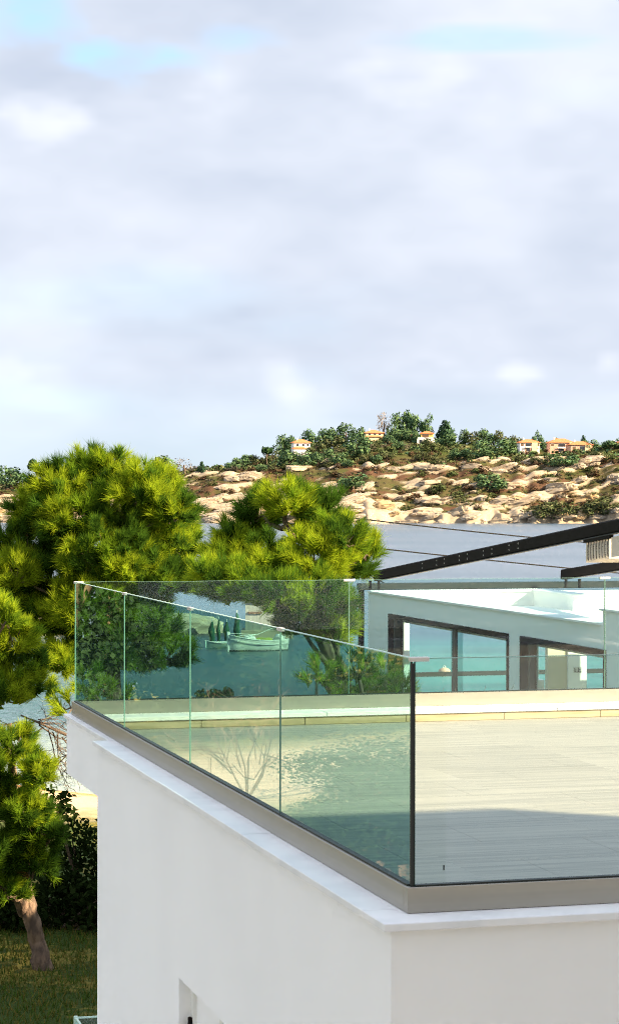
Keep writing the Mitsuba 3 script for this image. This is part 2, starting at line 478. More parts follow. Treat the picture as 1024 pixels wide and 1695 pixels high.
def channel(lo, hi, name='base_channel'):
    return part(rail, name, bb(*lo, *hi), 'anodised_profile')


W2 = .028
cf = part(rail, 'base_channel', bb(-W2, UR, -W2, W2, COP1 + .002, PROF, .002), 'anodised_profile', label='beige front run of the metal base channel')
cl_ = part(rail, 'base_channel', bb(-W2 - .001, W2, W2 + .001, 9.03 - W2 - .001, COP1 + .002, PROF - .0005, .002), 'anodised_profile', label='grey left run of the metal base channel')
cb = part(rail, 'base_channel', bb(-W2, UR, 9.03 - W2, 9.03 + W2, COP1 + .002, PROF, .002), 'anodised_profile', label='back run of the metal base channel')
part(cf, 'gasket', bb(.012, UR, -.0165, .0165, PROF, PROF + .008), 'gasket')
part(cl_, 'gasket', bb(-.0165, .0165, .018, 9.0, PROF, PROF + .008), 'gasket')
part(cb, 'gasket', bb(.0, UR, 9.03 - .0165, 9.03 + .0165, PROF, PROF + .008), 'gasket')
HT_ = .0085


def pane(a, b, bsdf, dark=None, top='glass_edge_dim', HT_=.0085, te=.003):
    """One sheet from plan point a to b with four polished edges of real thickness."""
    a, b = np.array(a, float), np.array(b, float)
    d = (b - a) / np.linalg.norm(b - a)
    a, b = a + d * .004, b - d * .004
    z0, z1 = PROF + .002, PROF + 1.0
    v = W(np.array([[*a, z0], [*b, z0], [*b, z1], [*a, z1]]))
    k = part(rail, 'glass_pane', trimesh.Trimesh(v, [[0, 1, 2], [0, 2, 3]], process=False), bsdf)
    n = np.array([-d[1], d[0]]) * HT_

    def bar(p, q, za, zb):
        pts = np.array([[*(p + s * n), z] for p in (p, q) for s in (-1, 1) for z in (za, zb)])
        return bld(trimesh.convex.convex_hull(pts))
    part(k, 'top_edge', bar(a, b, z1, z1 + te), top)
    part(k, 'side_edge', bar(a - d * .0022, a, z0, z1), 'glass_edge_dark' if dark == 0 else 'glass_edge_dim')
    part(k, 'side_edge', bar(b, b + d * .0022, z0, z1), 'glass_edge_dark' if dark == 1 else 'glass_edge_dim')
    return k


LV = [.008, 2.268, 4.536, 6.804, 9.03]
for a, b in zip(LV[:-1], LV[1:]):
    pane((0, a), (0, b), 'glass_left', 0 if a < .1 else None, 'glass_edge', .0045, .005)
FU = [.008, 2.2, 4.4, 6.6, UR]
for a, b in zip(FU[:-1], FU[1:]):
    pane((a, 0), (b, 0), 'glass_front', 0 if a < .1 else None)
BU = [.012, 2.393, 4.786, 7.1, UR]
for a, b in zip(BU[:-1], BU[1:]):
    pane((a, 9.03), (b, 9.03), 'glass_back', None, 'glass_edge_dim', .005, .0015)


def clamp(u0, u1, v0, v1, z=PROF + 1.0):
    part(rail, 'joint_clamp', bb(u0, u1, v0, v1, z - .012, z + .008, .002), 'steel_clamp')


clamp(-.014, .075, -.014, .014)
clamp(-.014, .066, 9.016, 9.044)
for v in LV[1:4]:
    clamp(-.0125, .0125, v - .045, v + .045)
for u in BU[1:4]:
    clamp(u - .05, u + .05, 9.0165, 9.0435)
for u in FU[1:4]:
    clamp(u - .05, u + .05, -.0135, .0135)
part(rail, 'smudge', bb(.1435, .1505, -.0035, -.0015, 8.366, 8.389, .001), 'gasket', label='dark drip mark on the near front pane')
part(rail, 'corner_seal', bb(-.0072, .008, -.0072, .008, PROF + .001, PROF + .98), 'gasket', label='black sealant strip in the near glass corner')

low = thing('lower_balustrade', 'small green edged glass rail at the bottom edge by the house wall', 'balustrade')
for a, b in (((.30, 10.8), (3.0, 10.8)), ((.30, 10.8), (.30, 8.0))):
    a, b = np.array(a), np.array(b)
    v = W(np.array([[*a, 4.2], [*b, 4.2], [*b, 5.2], [*a, 5.2]]))
    k = part(low, 'glass_pane', trimesh.Trimesh(v, [[0, 1, 2], [0, 2, 3]], process=False), 'glass_left')
    lo, hi = np.minimum(a, b) - .009, np.maximum(a, b) + .009
    part(k, 'top_edge', bb(lo[0], hi[0], lo[1], hi[1], 5.2002 + .001 * (a[1] == b[1]), 5.215), 'glass_edge')
part(low, 'base_channel', bb(.27, 3, 10.77, 10.83, 4.152, 4.26), 'anodised_profile')
part(low, 'base_channel', bb(.272, .33, 8, 10.769, 4.152, 4.26), 'anodised_profile')
part(low, 'corner_post', bb(.282, .318, 10.782, 10.818, 4.261, 5.225, .004), 'glass_edge')

# the taller house up the slope to the right, outside the picture: its shadow lies over the front of the deck
blk = thing('tall_house', 'tall plain white house up the slope whose shadow crosses the terrace deck', 'house')
part(blk, 'wall', bb(5.0, 12.45, -14, -5.24, 1, 15.45, .02), 'far_plaster')
part(blk, 'roof_slab', bb(4.95, 12.45, -14.05, -5.24, 15.452, 15.60, .01), 'far_plaster')
for u in (6.0, 8.6):
    for z in (6.0, 9.2, 12.4):
        w = part(blk, 'window', bb(u, u + 1.5, -5.25, -5.22, z, z + 1.5), 'window_dark')
        part(w, 'frame', join(bb(u - .06, u + 1.56, -5.23, -5.19, z - .06, z - .001), bb(u - .06, u + 1.56, -5.23, -5.19, z + 1.501, z + 1.56)), 'villa_white')

# ------------------------------------------------------------------ the neighbouring house with sliding doors
nb = thing('neighbour_house', 'flat roofed white house in shade behind the terrace with open dark framed sliding doors', 'house')
FU0, FU1 = 9.7, 10.0
ZF = 5.2
wall_pieces = [man(FU0, FU1, 30.9, 32.3, 1, 8.15), man(FU0, FU1, 23.86, 24.41, 1, 8.15), man(FU0, FU1, 16, 20.41, 1, 8.15), man(FU0, FU1, 20.0, 31.2, 7.80, 8.15), man(FU0, FU1, 16, 32.3, 1, ZF)]
wm = wall_pieces[0]
for w in wall_pieces[1:]:
    wm = wm + w
wm = wm + man(FU0, 17, 32.0, 32.3, 7.60, 8.15) + man(13.1, 13.4, 29.9, 32.1, 7.60, 8.15) + man(13.1, 18, 29.9, 30.2, 7.60, 8.15)
wm = wm + man(FU0, FU1, 15.9, 20.55, 8.1, 8.37)
mm = wm.to_mesh()
part(nb, 'wall', bld(trimesh.Trimesh(mm.vert_properties[:, :3], mm.tri_verts, process=False)), 'white_plaster', 30)
part(nb, 'roof_slab', bb(FU1 + .002, 18, 16, 31.99, 7.62, 7.86), 'far_plaster')
part(nb, 'floor_slab', bb(FU1 + .002, 18, 16, 37.5, ZF - .3, ZF), 'deck_grout')
for i, a in enumerate((20.6, 23.5, 26.4, 29.3)):
    b = min(a + 2.9, 32.4)
    part(nb, 'coping_stone', bb(FU0 - .05, FU1 + .05, a + .002, b - .002, 8.151, 8.187 + .001 * (i % 2), .004), 'white_marble')
part(nb, 'coping_stone', bb(FU1 + .052, 13.05, 31.95, 32.38, 8.151, 8.187, .004), 'white_marble')
part(nb, 'coping_stone', bb(13.055, 13.45, 29.85, 32.38, 8.151, 8.188, .004), 'white_marble')
part(nb, 'coping_stone', bb(13.452, 18, 29.85, 30.25, 8.151, 8.187, .004), 'white_marble')
part(nb, 'coping_stone', bb(FU0 - .05, FU1 + .05, 16, 20.58, 8.371, 8.405, .004), 'white_marble')


def doors(v0, v1, stacks):
    d = part(nb, 'sliding_door', bb(FU0 - .03, FU1 - .05, v0, v1, 7.71, 7.797, .004), 'dark_alu')
    part(d, 'jamb', bb(FU0 - .028, FU1 - .05, v0, v0 + .06, ZF, 7.709), 'dark_alu')
    part(d, 'jamb', bb(FU0 - .028, FU1 - .05, v1 - .06, v1, ZF, 7.709), 'dark_alu')
    for (a, b) in stacks:
        n = 4
        for k in range(n):
            w = (b - a) / n
            c = a + w * k
            part(d, 'stile', bb(FU0 - .02 + .05 * k, FU0 + .025 + .05 * k, c + .01, c + w * .72, ZF + .02, 7.708), 'dark_alu_grey')
        v = W(np.array([[FU0 + .12, a, ZF], [FU0 + .12, b, ZF], [FU0 + .12, b, 7.70], [FU0 + .12, a, 7.70]]))
        part(d, 'pane', trimesh.Trimesh(v, [[0, 1, 2], [0, 2, 3]], process=False), 'glass_back')
    return d


doors(24.41, 30.9, [(27.0, 27.65), (30.5, 30.78)])
doors(20.41, 23.86, [(23.42, 23.78)])
# posts and walls of the open sea side
part(nb, 'pillar', bb(11.10, 11.46, 35.0, 35.25, ZF, 8.0, .008), 'white_plaster')
kw = part(nb, 'pillar', bb(14.67, 15.10, 34.0, 34.25, ZF, 8.0, .008), 'white_plaster', label='white pillar with a double socket')
pl = part(kw, 'socket', bb(14.795, 14.985, 33.985, 33.999, 6.31, 6.44, .003), 'socket_plastic')
for a in (14.81, 14.89):
    part(kw, 'socket', join(bb(a, a + .018, 33.972, 33.984, 6.325, 6.425), bb(a + .018, a + .07, 33.972, 33.984, 6.325, 6.341), bb(a + .018, a + .055, 33.972, 33.984, 6.375, 6.388)), 'socket_dark')
part(nb, 'partition', bb(14.23, 14.669, 34.05, 34.2, ZF, 8.0), 'beige_wall')
part(nb, 'low_wall', bb(13.63, 13.90, 33.4, 33.8, ZF, 6.23, .01), 'white_plaster')
br = part(nb, 'sea_rail', bb(9.9, 18, 37.2, 37.27, 6.02, 6.12, .004), 'dark_alu_grey')
for a in np.arange(10.0, 18, 1.6):
    part(br, 'post', bb(a, a + .05, 37.21, 37.26, ZF, 6.019), 'dark_alu_grey')

# ------------------------------------------------------------------ pergola with folded fabric roof
pg = thing('pergola', 'dark sloping pergola rails with a folded cream fabric roof at the right edge', 'pergola')


def rail_beam(u, hw=.075):
    lo, hi = (32.6, 8.565), (18.4, 9.93)
    pts = []
    for s in (-1, 1):
        for ins in (0, .02):
            for (v, z) in (lo, hi):
                e = .05 if (v == lo[0]) else 0
                pts += [[u + s * (hw - ins), v - (0 if ins else e * .4), z - (0 if ins else .02)], [u + s * (hw - ins), v, z - .203 + (0 if ins else .02)]]
    return bld(trimesh.convex.convex_hull(np.array(pts)))


r1 = part(pg, 'rail', rail_beam(9.98), 'dark_alu', label='long dark rail rising from left to right')
r2 = part(pg, 'rail', rail_beam(14.0), 'dark_alu', label='shorter dark rail cut by the right edge')
for u, rr in ((9.98, r1), (14.0, r2)):
    slope = (9.93 - 8.565) / (32.6 - 18.4)
    ms = []
    for k in range(9):
        for r in range(2):
            v = 29.5 - k * .62 - .2 * (k % 2)
            z = 8.565 + (32.6 - v) * slope - .06 - .08 * r
            ms.append(box((u - .0785, v - .012, z - .012), (u - .0752, v + .012, z + .012)))
    part(rr, 'screw', bld(join(*ms)), 'steel_clamp', stuff=True)
    part(rr, 'drip_edge', bld(trimesh.convex.convex_hull(np.array([[u + a, v, 8.565 + (32.6 - v) * slope - .2035 - b] for a in (-.085, -.02) for v in (32.3, 18.4) for b in (0, .016)]))), 'dark_alu_grey')
part(pg, 'gutter', bb(9.74, 18.5, 33.0, 33.22, 8.165, 8.30, .01), 'dark_alu_grey')
for u in (9.80, 9.98, 14.0, 14.3):
    part(pg, 'bracket', bb(u - .02, u + .02, 32.45, 32.52, 8.19, 8.372), 'dark_alu')
part(pg, 'post', bb(9.75, 9.85, 33.05, 33.15, ZF, 8.164), 'dark_alu')
part(pg, 'post', bb(18.3, 18.4, 33.05, 33.15, ZF, 8.164), 'dark_alu')
slope = (9.93 - 8.565) / (32.6 - 18.4)
# pleats of the folded roof, hung between the rails, with dark bars between them standing in for the shaded gaps
rng = np.random.default_rng(8)
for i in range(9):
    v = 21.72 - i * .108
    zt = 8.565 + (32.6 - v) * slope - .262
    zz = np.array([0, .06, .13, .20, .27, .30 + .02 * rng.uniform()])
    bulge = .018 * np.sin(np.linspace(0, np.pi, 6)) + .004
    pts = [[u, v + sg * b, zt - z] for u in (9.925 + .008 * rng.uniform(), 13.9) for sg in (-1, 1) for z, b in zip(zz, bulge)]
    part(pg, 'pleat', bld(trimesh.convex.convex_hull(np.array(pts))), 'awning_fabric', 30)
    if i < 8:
        part(pg, 'shade_gap_bar', bb(9.94, 13.9, v - .066, v - .042, zt - .27, zt), 'dark_alu')
part(pg, 'fabric_carrier', bld(trimesh.convex.convex_hull(np.array([[u, v, 8.565 + (32.6 - v) * slope - .206 - b] for u in (9.905, 9.97) for v in (21.78, 20.78) for b in (0, .06)]))), 'dark_alu')
part(pg, 'fabric_valance', bld(trimesh.convex.convex_hull(np.array([[u, v, 8.565 + (32.6 - v) * slope - .215 - b] for u in (9.93, 9.96) for v in (20.77, 18.6) for b in (.04, .34)]))), 'awning_fabric')

# ------------------------------------------------------------------ cables
pole = thing('utility_pole', 'thin wooden cable pole standing among the foliage of the round pine', 'pole')
part(pole, 'post', tube([[.62, 50, 1.5], [.62, 50, 9.75]], [.11, .08], 10), 'pole_wood', 40)
pole2 = thing('utility_pole', 'wooden cable pole to the right that carries the black cables', 'pole')
part(pole2, 'post', tube([[13.2, 52, 1.5], [13.2, 52, 9.3]], [.12, .09], 10), 'pole_wood', 40)


def cable(a, b, sag, label, r=.013):
    k = key('cable')
    t = np.linspace(0, 1, 40)[:, None]
    p = np.array(a) * (1 - t) + np.array(b) * t
    p[:, 2] -= sag * 4 * (t * (1 - t))[:, 0]
    scene[k] = mikit.ply(tube(p, r, 6), 'cable_black', 60)
    labels[k] = {'label': label, 'category': 'cable'}


cable((.62, 50, 9.62), (13.2, 52, 8.55), .12, 'upper thin black cable crossing the grey water behind the long rail', .016)
cable((.62, 50, 8.98), (13.2, 52, 7.75), .05, 'lower thin black cable crossing the grey water and meeting the shorter rail', .016)
cable((.62, 50, 8.75), (1.66, 45.2, 8.2), .02, 'short black stay from the round pine down to the low end of the long rail', .018)
cable((2.0, 48.5, 7.75), (13.2, 52, 6.0), .35, 'thin black cable seen through the sliding doors over turquoise water', .014)

# ------------------------------------------------------------------ plants
LEAFY = np.random.default_rng(1)


def needles(tufts, axes, rng, n, length, width, cols, spread=(.12, .85)):
    """Brushes of pine needles: n thin triangles round each tuft's axis."""
    N = len(tufts)
    ax = np.repeat(axes, n, 0)
    ba = np.repeat(tufts, n, 0)
    r = rng.normal(size=(N * n, 3))
    r -= (r * ax).sum(1, keepdims=True) * ax
    r /= np.linalg.norm(r, axis=1, keepdims=True) + 1e-9
    th = rng.uniform(*spread, (N * n, 1))
    d = ax * np.cos(th) + r * np.sin(th)
    L = length * rng.uniform(.7, 1.15, (N * n, 1))
    base = ba + ax * rng.uniform(-.55, .45, (N * n, 1)) * length
    s = np.cross(d, rng.normal(size=d.shape))
    s /= np.linalg.norm(s, axis=1, keepdims=True) + 1e-9
    w = width * rng.uniform(.7, 1.3, (N * n, 1))
    tip = base + d * L
    v = np.stack([base - s * w * .6, base + s * w * .6, tip], 1).reshape(-1, 3)
    c = np.repeat(cols, n, 0) * rng.uniform(.75, 1.25, (N * n, 1))
    return trimesh.Trimesh(v, np.arange(len(v)).reshape(-1, 3), process=False), np.repeat(c, 3, 0)


OLD, MID_, NEW, DRY = np.array([.06, .13, .015]), np.array([.18, .30, .02]), np.array([.345, .45, .024]), np.array([.25, .15, .04])


def pine(name, label, clumps, trunk, seed, dens=40, n=84, length=.25, width=.0125, tone=0., reach=.80, cat='tree', limbs=True, radii=None, squash=.85):
    rng = np.random.default_rng(seed)
    t = thing(name, label, cat)
    trunk = np.array(trunk, float)
    radii = radii if radii is not None else np.linspace(.2, .05, len(trunk))
    if trunk is not None and len(trunk) > 1:
        ts = np.linspace(0, len(trunk) - 1, 6 * len(trunk))
        tp = np.stack([np.interp(ts, np.arange(len(trunk)), trunk[:, k]) for k in range(3)], 1)
        tp[1:-1] += rng.normal(size=(len(tp) - 2, 3)) * .015
        tr = np.interp(ts, np.arange(len(trunk)), radii) * (1 + .12 * rng.uniform(-1, 1, len(ts)))
        part(t, 'trunk', tube(tp, tr, 12), 'pine_bark', True)
    P, Ax, C, twigs = [], [], [], []
    for (x, y, z, r) in clumps:
        c = np.array([x, y, z])
        r = r * (1 + .0)
        if limbs:
            d = np.linalg.norm(trunk - c, axis=1) + np.abs(trunk[:, 2] - (z - .8)) * .6
            a = trunk[np.argmin(d)]
            mid = (a + c) / 2 + np.array([0, 0, -.12]) + rng.normal(size=3) * .1
            s = np.linspace(0, 1, 7)[:, None]
            pth = a * (1 - s) ** 2 + mid * 2 * s * (1 - s) + c * s ** 2
            part(t, 'limb', tube(pth, np.linspace(.055, .02, 7), 6), 'twig', True)
        # branch tips spread evenly over the lump; each carries a head of a few needle brushes
        m = max(7, int(dens * .2 * 4 * np.pi * r * r))
        i_ = np.arange(m) + rng.uniform(-.35, .35, m)
        zc = np.clip(1 - 2 * (i_ + .5) / m, -1, 1)
        ph = i_ * 2.39996 + rng.uniform(0, 6.28)
        u = np.stack([np.sqrt(1 - zc ** 2) * np.cos(ph), np.sqrt(1 - zc ** 2) * np.sin(ph), zc], 1)
        u[:, 2] = np.where(u[:, 2] < -.3, u[:, 2] * .6, u[:, 2])
        rad = r * reach * rng.uniform(.55, 1.08, (m, 1))
        lump = 1 + .3 * (meshkit.noise(u * 2.2 + c, seed) - .5)[:, None]
        h_ = c + u * rad * lump * [1, 1, squash]
        hx = u + np.array([0, 0, .95]) + rng.normal(size=(m, 3)) * .2
        hx /= np.linalg.norm(hx, axis=1, keepdims=True)
        nt = 4
        k = np.repeat(rng.uniform(0, 1, (m, 1)) + tone + .26 * rng.normal(), nt, 0) + rng.normal(size=(m * nt, 1)) * .12
        ax = np.repeat(hx, nt, 0) + rng.normal(size=(m * nt, 3)) * .32
        ax /= np.linalg.norm(ax, axis=1, keepdims=True)
        p = np.repeat(h_, nt, 0) + ax * length * .35 + rng.normal(size=(m * nt, 3)) * length * .13
        P.append(p)
        Ax.append(ax)
        cc = np.where(k < .36, OLD * 1.2, np.where(k < .66, MID_, NEW))
        cc = np.where(np.repeat(rng.uniform(0, 1, (m, 1)) < .004, nt, 0), DRY, cc)
        C.append(cc * rng.uniform(.8, 1.2, (m * nt, 1)))
        for e in h_[rng.permutation(m)[: max(5, m // 2)]]:
            md = (c + e) / 2 + np.array([0, 0, -.06])
            twigs.append(tube([c, md, e], [.015, .011, .006], 4))
    P, Ax, C = np.vstack(P), np.vstack(Ax), np.vstack(C)
    m, cc = needles(P, Ax, rng, n, length, width, C)
    part(t, 'twigs', join(*twigs), 'twig', stuff=True)
    part(t, 'needles', m, 'needles', stuff=True, color=cc)
    return t


CA = [(-4.51, 43.76, 10.56, 0.44), (-3.96, 43.35, 10.43, 0.55), (-3.24, 42.23, 10.14, 0.52), (-5.0, 43.22, 10.24, 0.51), (-2.99, 42.95, 10.17, 0.41), (-5.41, 43.63, 9.68, 0.58), (-2.67, 42.29, 9.65, 0.42), (-3.75, 42.89, 9.61, 0.86), (-4.66, 42.93, 9.47, 0.9), (-3.03, 43.74, 9.35, 0.88), (-5.64, 43.53, 8.98, 0.67), (-2.62, 43.05, 8.97, 0.46), (-3.91, 42.35, 8.74, 1.06), (-5.17, 43.42, 8.32, 0.91), (-3.14, 42.51, 8.36, 0.83), (-5.77, 42.7, 8.46, 0.55), (-4.25, 42.36, 7.77, 1.0), (-3.26, 42.56, 7.47, 0.71), (-5.31, 42.94, 7.44, 0.57), (-2.52, 42.57, 8.32, 0.45), (-3.71, 42.54, 6.93, 0.78), (-2.86, 43.25, 6.82, 0.55), (-4.33, 43.11, 6.77, 0.66), (-4.85, 42.27, 6.78, 0.47), (-5.89, 43.3, 7.84, 0.53), (-6.54, 43.79, 8.06, 0.73), (-5.32, 43.3, 7.76, 0.46), (-6.55, 43.45, 7.17, 0.6)]
CB = [(-5.0, 36.38, 5.75, 0.49), (-4.5, 35.98, 5.4, 0.32), (-5.01, 36.52, 4.92, 0.57), (-4.53, 36.22, 4.49, 0.42), (-5.03, 36.64, 3.99, 0.57), (-4.57, 36.4, 3.82, 0.36), (-4.35, 36.23, 4.26, 0.22), (-5.06, 36.3, 3.41, 0.36), (-5.56, 35.92, 5.66, 0.6), (-5.9, 37.08, 4.69, 0.72), (-5.64, 36.11, 3.92, 0.7), (-4.7, 35.82, 4.77, 0.4)]
CC = [(-0.28, 31.97, 9.9, 0.39), (-0.72, 32.56, 9.77, 0.34), (0.16, 32.28, 9.77, 0.38), (0.07, 32.2, 9.47, 0.3), (-0.89, 32.76, 9.44, 0.29), (-1.17, 32.31, 9.45, 0.2), (0.46, 31.41, 9.4, 0.37), (0.82, 32.04, 9.19, 0.27), (-1.09, 32.18, 9.07, 0.5), (0.07, 31.48, 9.09, 0.53), (-0.54, 31.46, 8.96, 0.49), (-1.4, 31.5, 8.76, 0.33), (0.71, 32.71, 8.9, 0.27), (-0.75, 31.17, 8.67, 0.38), (0.03, 30.8, 8.51, 0.57), (-1.21, 31.2, 8.62, 0.24), (0.35, 30.97, 8.47, 0.29), (-0.14, 31.21, 8.19, 0.31), (0.29, 31.33, 8.05, 0.28), (0.48, 32.67, 8.11, 0.16), (-0.96, 30.71, 8.7, 0.34), (-0.48, 30.46, 8.6, 0.36), (-1.39, 30.93, 8.83, 0.28)]
CD = [(-4.63, 33.83, 7.78, 0.41), (-4.52, 34.31, 7.29, 0.44), (-4.73, 33.75, 6.95, 0.43), (-4.37, 34.65, 6.92, 0.29), (-5.27, 34.34, 7.76, 0.57), (-5.4, 33.94, 7.03, 0.66), (-5.06, 33.59, 8.28, 0.37), (-4.65, 33.3, 8.11, 0.24)]
CEE = [(0.14, 26.88, 7.78, 0.24), (0.37, 27.22, 7.63, 0.26), (0.6, 26.82, 7.86, 0.27), (0.95, 27.47, 7.71, 0.24), (0.82, 27.24, 7.55, 0.3), (1.11, 26.96, 7.58, 0.21), (0.45, 26.71, 7.41, 0.3), (0.95, 26.5, 7.32, 0.29)]
CK = [(-3.04, 30.25, 7.36, 0.3), (-2.72, 30.39, 7.13, 0.3), (-3.28, 30.15, 7.11, 0.3)]
CSH = [(-4.68, 40.07, 4.38, 0.4), (-4.44, 40.75, 3.58, 0.48), (-4.19, 40.74, 2.9, 0.48), (-4.78, 40.76, 2.92, 0.68), (-5.2, 41.41, 1.94, 0.69), (-4.38, 41.27, 1.91, 0.6), (-5.57, 40.37, 1.91, 0.58), (-3.9, 41.06, 3.44, 0.57), (-3.49, 40.28, 2.44, 0.67), (-4.62, 40.84, 3.87, 0.39)]
CKB = [(-1.25, 28.17, 7.45, 0.09), (-1.07, 28.03, 7.46, 0.11), (-1.38, 27.85, 7.44, 0.11), (-1.16, 27.9, 7.39, 0.14)]
pine('pine_tree', 'big bushy yellow green pine at the left with its top above the far shore', CA, [[-3.75, 43.3, 1.6], [-3.8, 43.2, 4.5], [-3.95, 43, 7.5], [-3.9, 43, 9.3], [-3.8, 43, 10.4]], 11)
pine('pine_tree', 'round topped bright pine in the middle with brown branches showing in its crown', CC, [[.85, 32.4, 1.6], [.8, 32.3, 5.2], [.45, 32.2, 7.4], [-.1, 32.1, 8.6], [-.3, 32, 9.6]], 12, dens=64, length=.2, width=.0095)
tb = pine('pine_tree', 'small pine at the lower left on a leaning trunk with a sawn limb', CB, [[-4.42, 36.6, 1.75], [-4.55, 36.65, 2.3], [-4.78, 36.7, 3.25], [-4.92, 36.75, 4.0], [-5.0, 36.7, 5.2], [-5.05, 36.6, 6.2]], 13, dens=56, n=84, width=.011, radii=[.225, .15, .135, .105, .08, .04], length=.19)
part(tb, 'stub', tube([[-4.80, 36.72, 3.0], [-4.86, 36.45, 3.32]], [.13, .12], 10), 'pine_bark', 40)
part(tb, 'cut_face', tube([[-4.861, 36.449, 3.3205], [-4.863, 36.441, 3.330]], [.105, .10], 12), 'cut_wood', label='pale sawn end of the removed limb')
pine('pine_tree', 'pine bough clump at the left edge halfway down beside the glass corner', CD, [[-6.2, 34.3, 1.8], [-6.1, 34.2, 5], [-5.6, 34, 7.4], [-5.3, 34, 8.4]], 14, dens=56, n=84, width=.011, length=.2)
pine('pine_bush', 'dark green pine bush whose top shows through the glass left of the sliding doors', CEE, [[.9, 27.3, 2], [.85, 27.2, 5], [.8, 27, 7]], 15, dens=34, n=46, length=.15, width=.008, tone=-.15, cat='bush')
pine('pine_bush', 'light green pine bush behind the far left pane of the glass balustrade', CK, [[-2.3, 30.2, 2], [-2.4, 30.1, 5], [-2.6, 30, 7]], 16, dens=34, n=46, length=.16, width=.009, tone=.1, cat='bush')


pine('pine_tree', 'low spreading pine hidden behind the terrace, added to shade the hedge and shrub', [(.2, 38, 5.3, 1.0), (-1.4, 38.6, 4.9, 1.1), (1.4, 37.6, 5.2, 1.0), (-.6, 38.3, 4.0, 1.2), (.8, 38, 3.9, 1.1)], [[0, 38.3, 1.7], [.1, 38.2, 3.5], [.2, 38, 5]], 17, dens=26, n=40)  # unseen tree added to cast shade on the hedge and broadleaf shrub


def leafy(name, label, clumps, cat, seed, dens, size, cols, stem, bsdf='leaves', shell=.35):
    rng = np.random.default_rng(seed)
    t = thing(name, label, cat)
    part(t, 'stem', join(*[tube(np.array([stem[0], (np.array(stem[0]) + c[:3]) / 2 + [.05, 0, .1], c[:3]]), [.05, .035, .012], 6) for c in clumps]), 'twig', True, stuff=True)
    V, C = [], []
    for (x, y, z, r) in clumps:
        m = int(dens * r ** 2)
        u = rng.normal(size=(m, 3))
        u /= np.linalg.norm(u, axis=1, keepdims=True)
        p = np.array([x, y, z]) + u * r * (shell + (1 - shell) * rng.uniform(0, 1, (m, 1))) * (1 + .3 * (meshkit.noise(u * 2.5 + x, seed)[:, None] - .5))
        a = rng.normal(size=(m, 3)) + [0, 0, .2]
        a /= np.linalg.norm(a, axis=1, keepdims=True)
        b = np.cross(a, rng.normal(size=(m, 3)))
        b /= np.linalg.norm(b, axis=1, keepdims=True)
        s = size * rng.uniform(.6, 1.2, (m, 1))
        V.append(np.stack([p - a * s, p + b * s * .55, p + a * s, p - b * s * .55], 1))
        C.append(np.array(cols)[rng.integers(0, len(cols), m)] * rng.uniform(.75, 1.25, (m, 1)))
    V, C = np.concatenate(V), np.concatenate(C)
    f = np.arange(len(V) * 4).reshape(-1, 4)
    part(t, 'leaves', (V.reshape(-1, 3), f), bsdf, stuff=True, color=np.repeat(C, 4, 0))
    return t


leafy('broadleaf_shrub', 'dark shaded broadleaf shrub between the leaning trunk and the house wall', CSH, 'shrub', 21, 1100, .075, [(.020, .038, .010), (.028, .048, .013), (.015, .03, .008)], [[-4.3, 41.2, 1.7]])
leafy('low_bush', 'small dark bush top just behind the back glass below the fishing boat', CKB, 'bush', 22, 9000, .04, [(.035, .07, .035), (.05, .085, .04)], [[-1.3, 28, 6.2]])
# dark hedge closing the garden under the pines
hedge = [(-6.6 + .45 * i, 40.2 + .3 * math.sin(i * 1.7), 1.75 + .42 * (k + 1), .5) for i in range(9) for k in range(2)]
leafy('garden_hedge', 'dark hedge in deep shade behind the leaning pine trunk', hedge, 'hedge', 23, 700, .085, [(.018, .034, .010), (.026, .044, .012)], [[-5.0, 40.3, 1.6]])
# bare twigs in front of the water at the left
rng = np.random.default_rng(31)
bt = thing('bare_branches', 'dark bare pine branches against pale water left of the house edge', 'branch')
ms = [tube([[-3.9, 43.2, 4.75], [-4.75, 43, 5.3], [-5.7, 42.9, 5.72]], [.05, .034, .012], 7)]


def twig(p, d, L, r, lv):
    e = p + d * L
    md = p + d * L * .5 + rng.normal(size=3) * L * .08
    ms.append(tube([p, md, e], [r, r * .75, r * .45], 4))
    if lv:
        for k in range(3):
            s = rng.uniform(.35, 1)
            nd = d + rng.normal(size=3) * .65 + np.array([0, 0, -.12])
            twig(p + d * L * s, nd / np.linalg.norm(nd), L * rng.uniform(.5, .75), r * .6, lv - 1)


for k in range(15):
    s = k / 14
    p0 = np.array([-4.45, 43.1, 5.03]) * (1 - s) + np.array([-5.7, 42.9, 5.72]) * s
    d0 = np.array([rng.uniform(-.6, .6), rng.uniform(-.4, .4), rng.uniform(-1, .1)])
    twig(p0, d0 / np.linalg.norm(d0), rng.uniform(.5, .85), .016, 3)
part(bt, 'twig', join(*ms), 'twig', True, stuff=True)
# sprigs that poke up behind the back coping
sp = thing('twiggy_shrub', 'sparse twigs poking up behind the back glass in front of the sliding doors', 'shrub')
ms = []
rng = np.random.default_rng(32)
for k in range(16):
    p0 = np.array([1.15 + 1.0 * rng.uniform() , 22.3, 7.5])
    d0 = np.array([rng.uniform(-.35, .35), 0, 1.])
    twig(p0, d0 / np.linalg.norm(d0), rng.uniform(.32, .48), .006, 1)
part(sp, 'twig', join(*ms), 'twig', stuff=True)

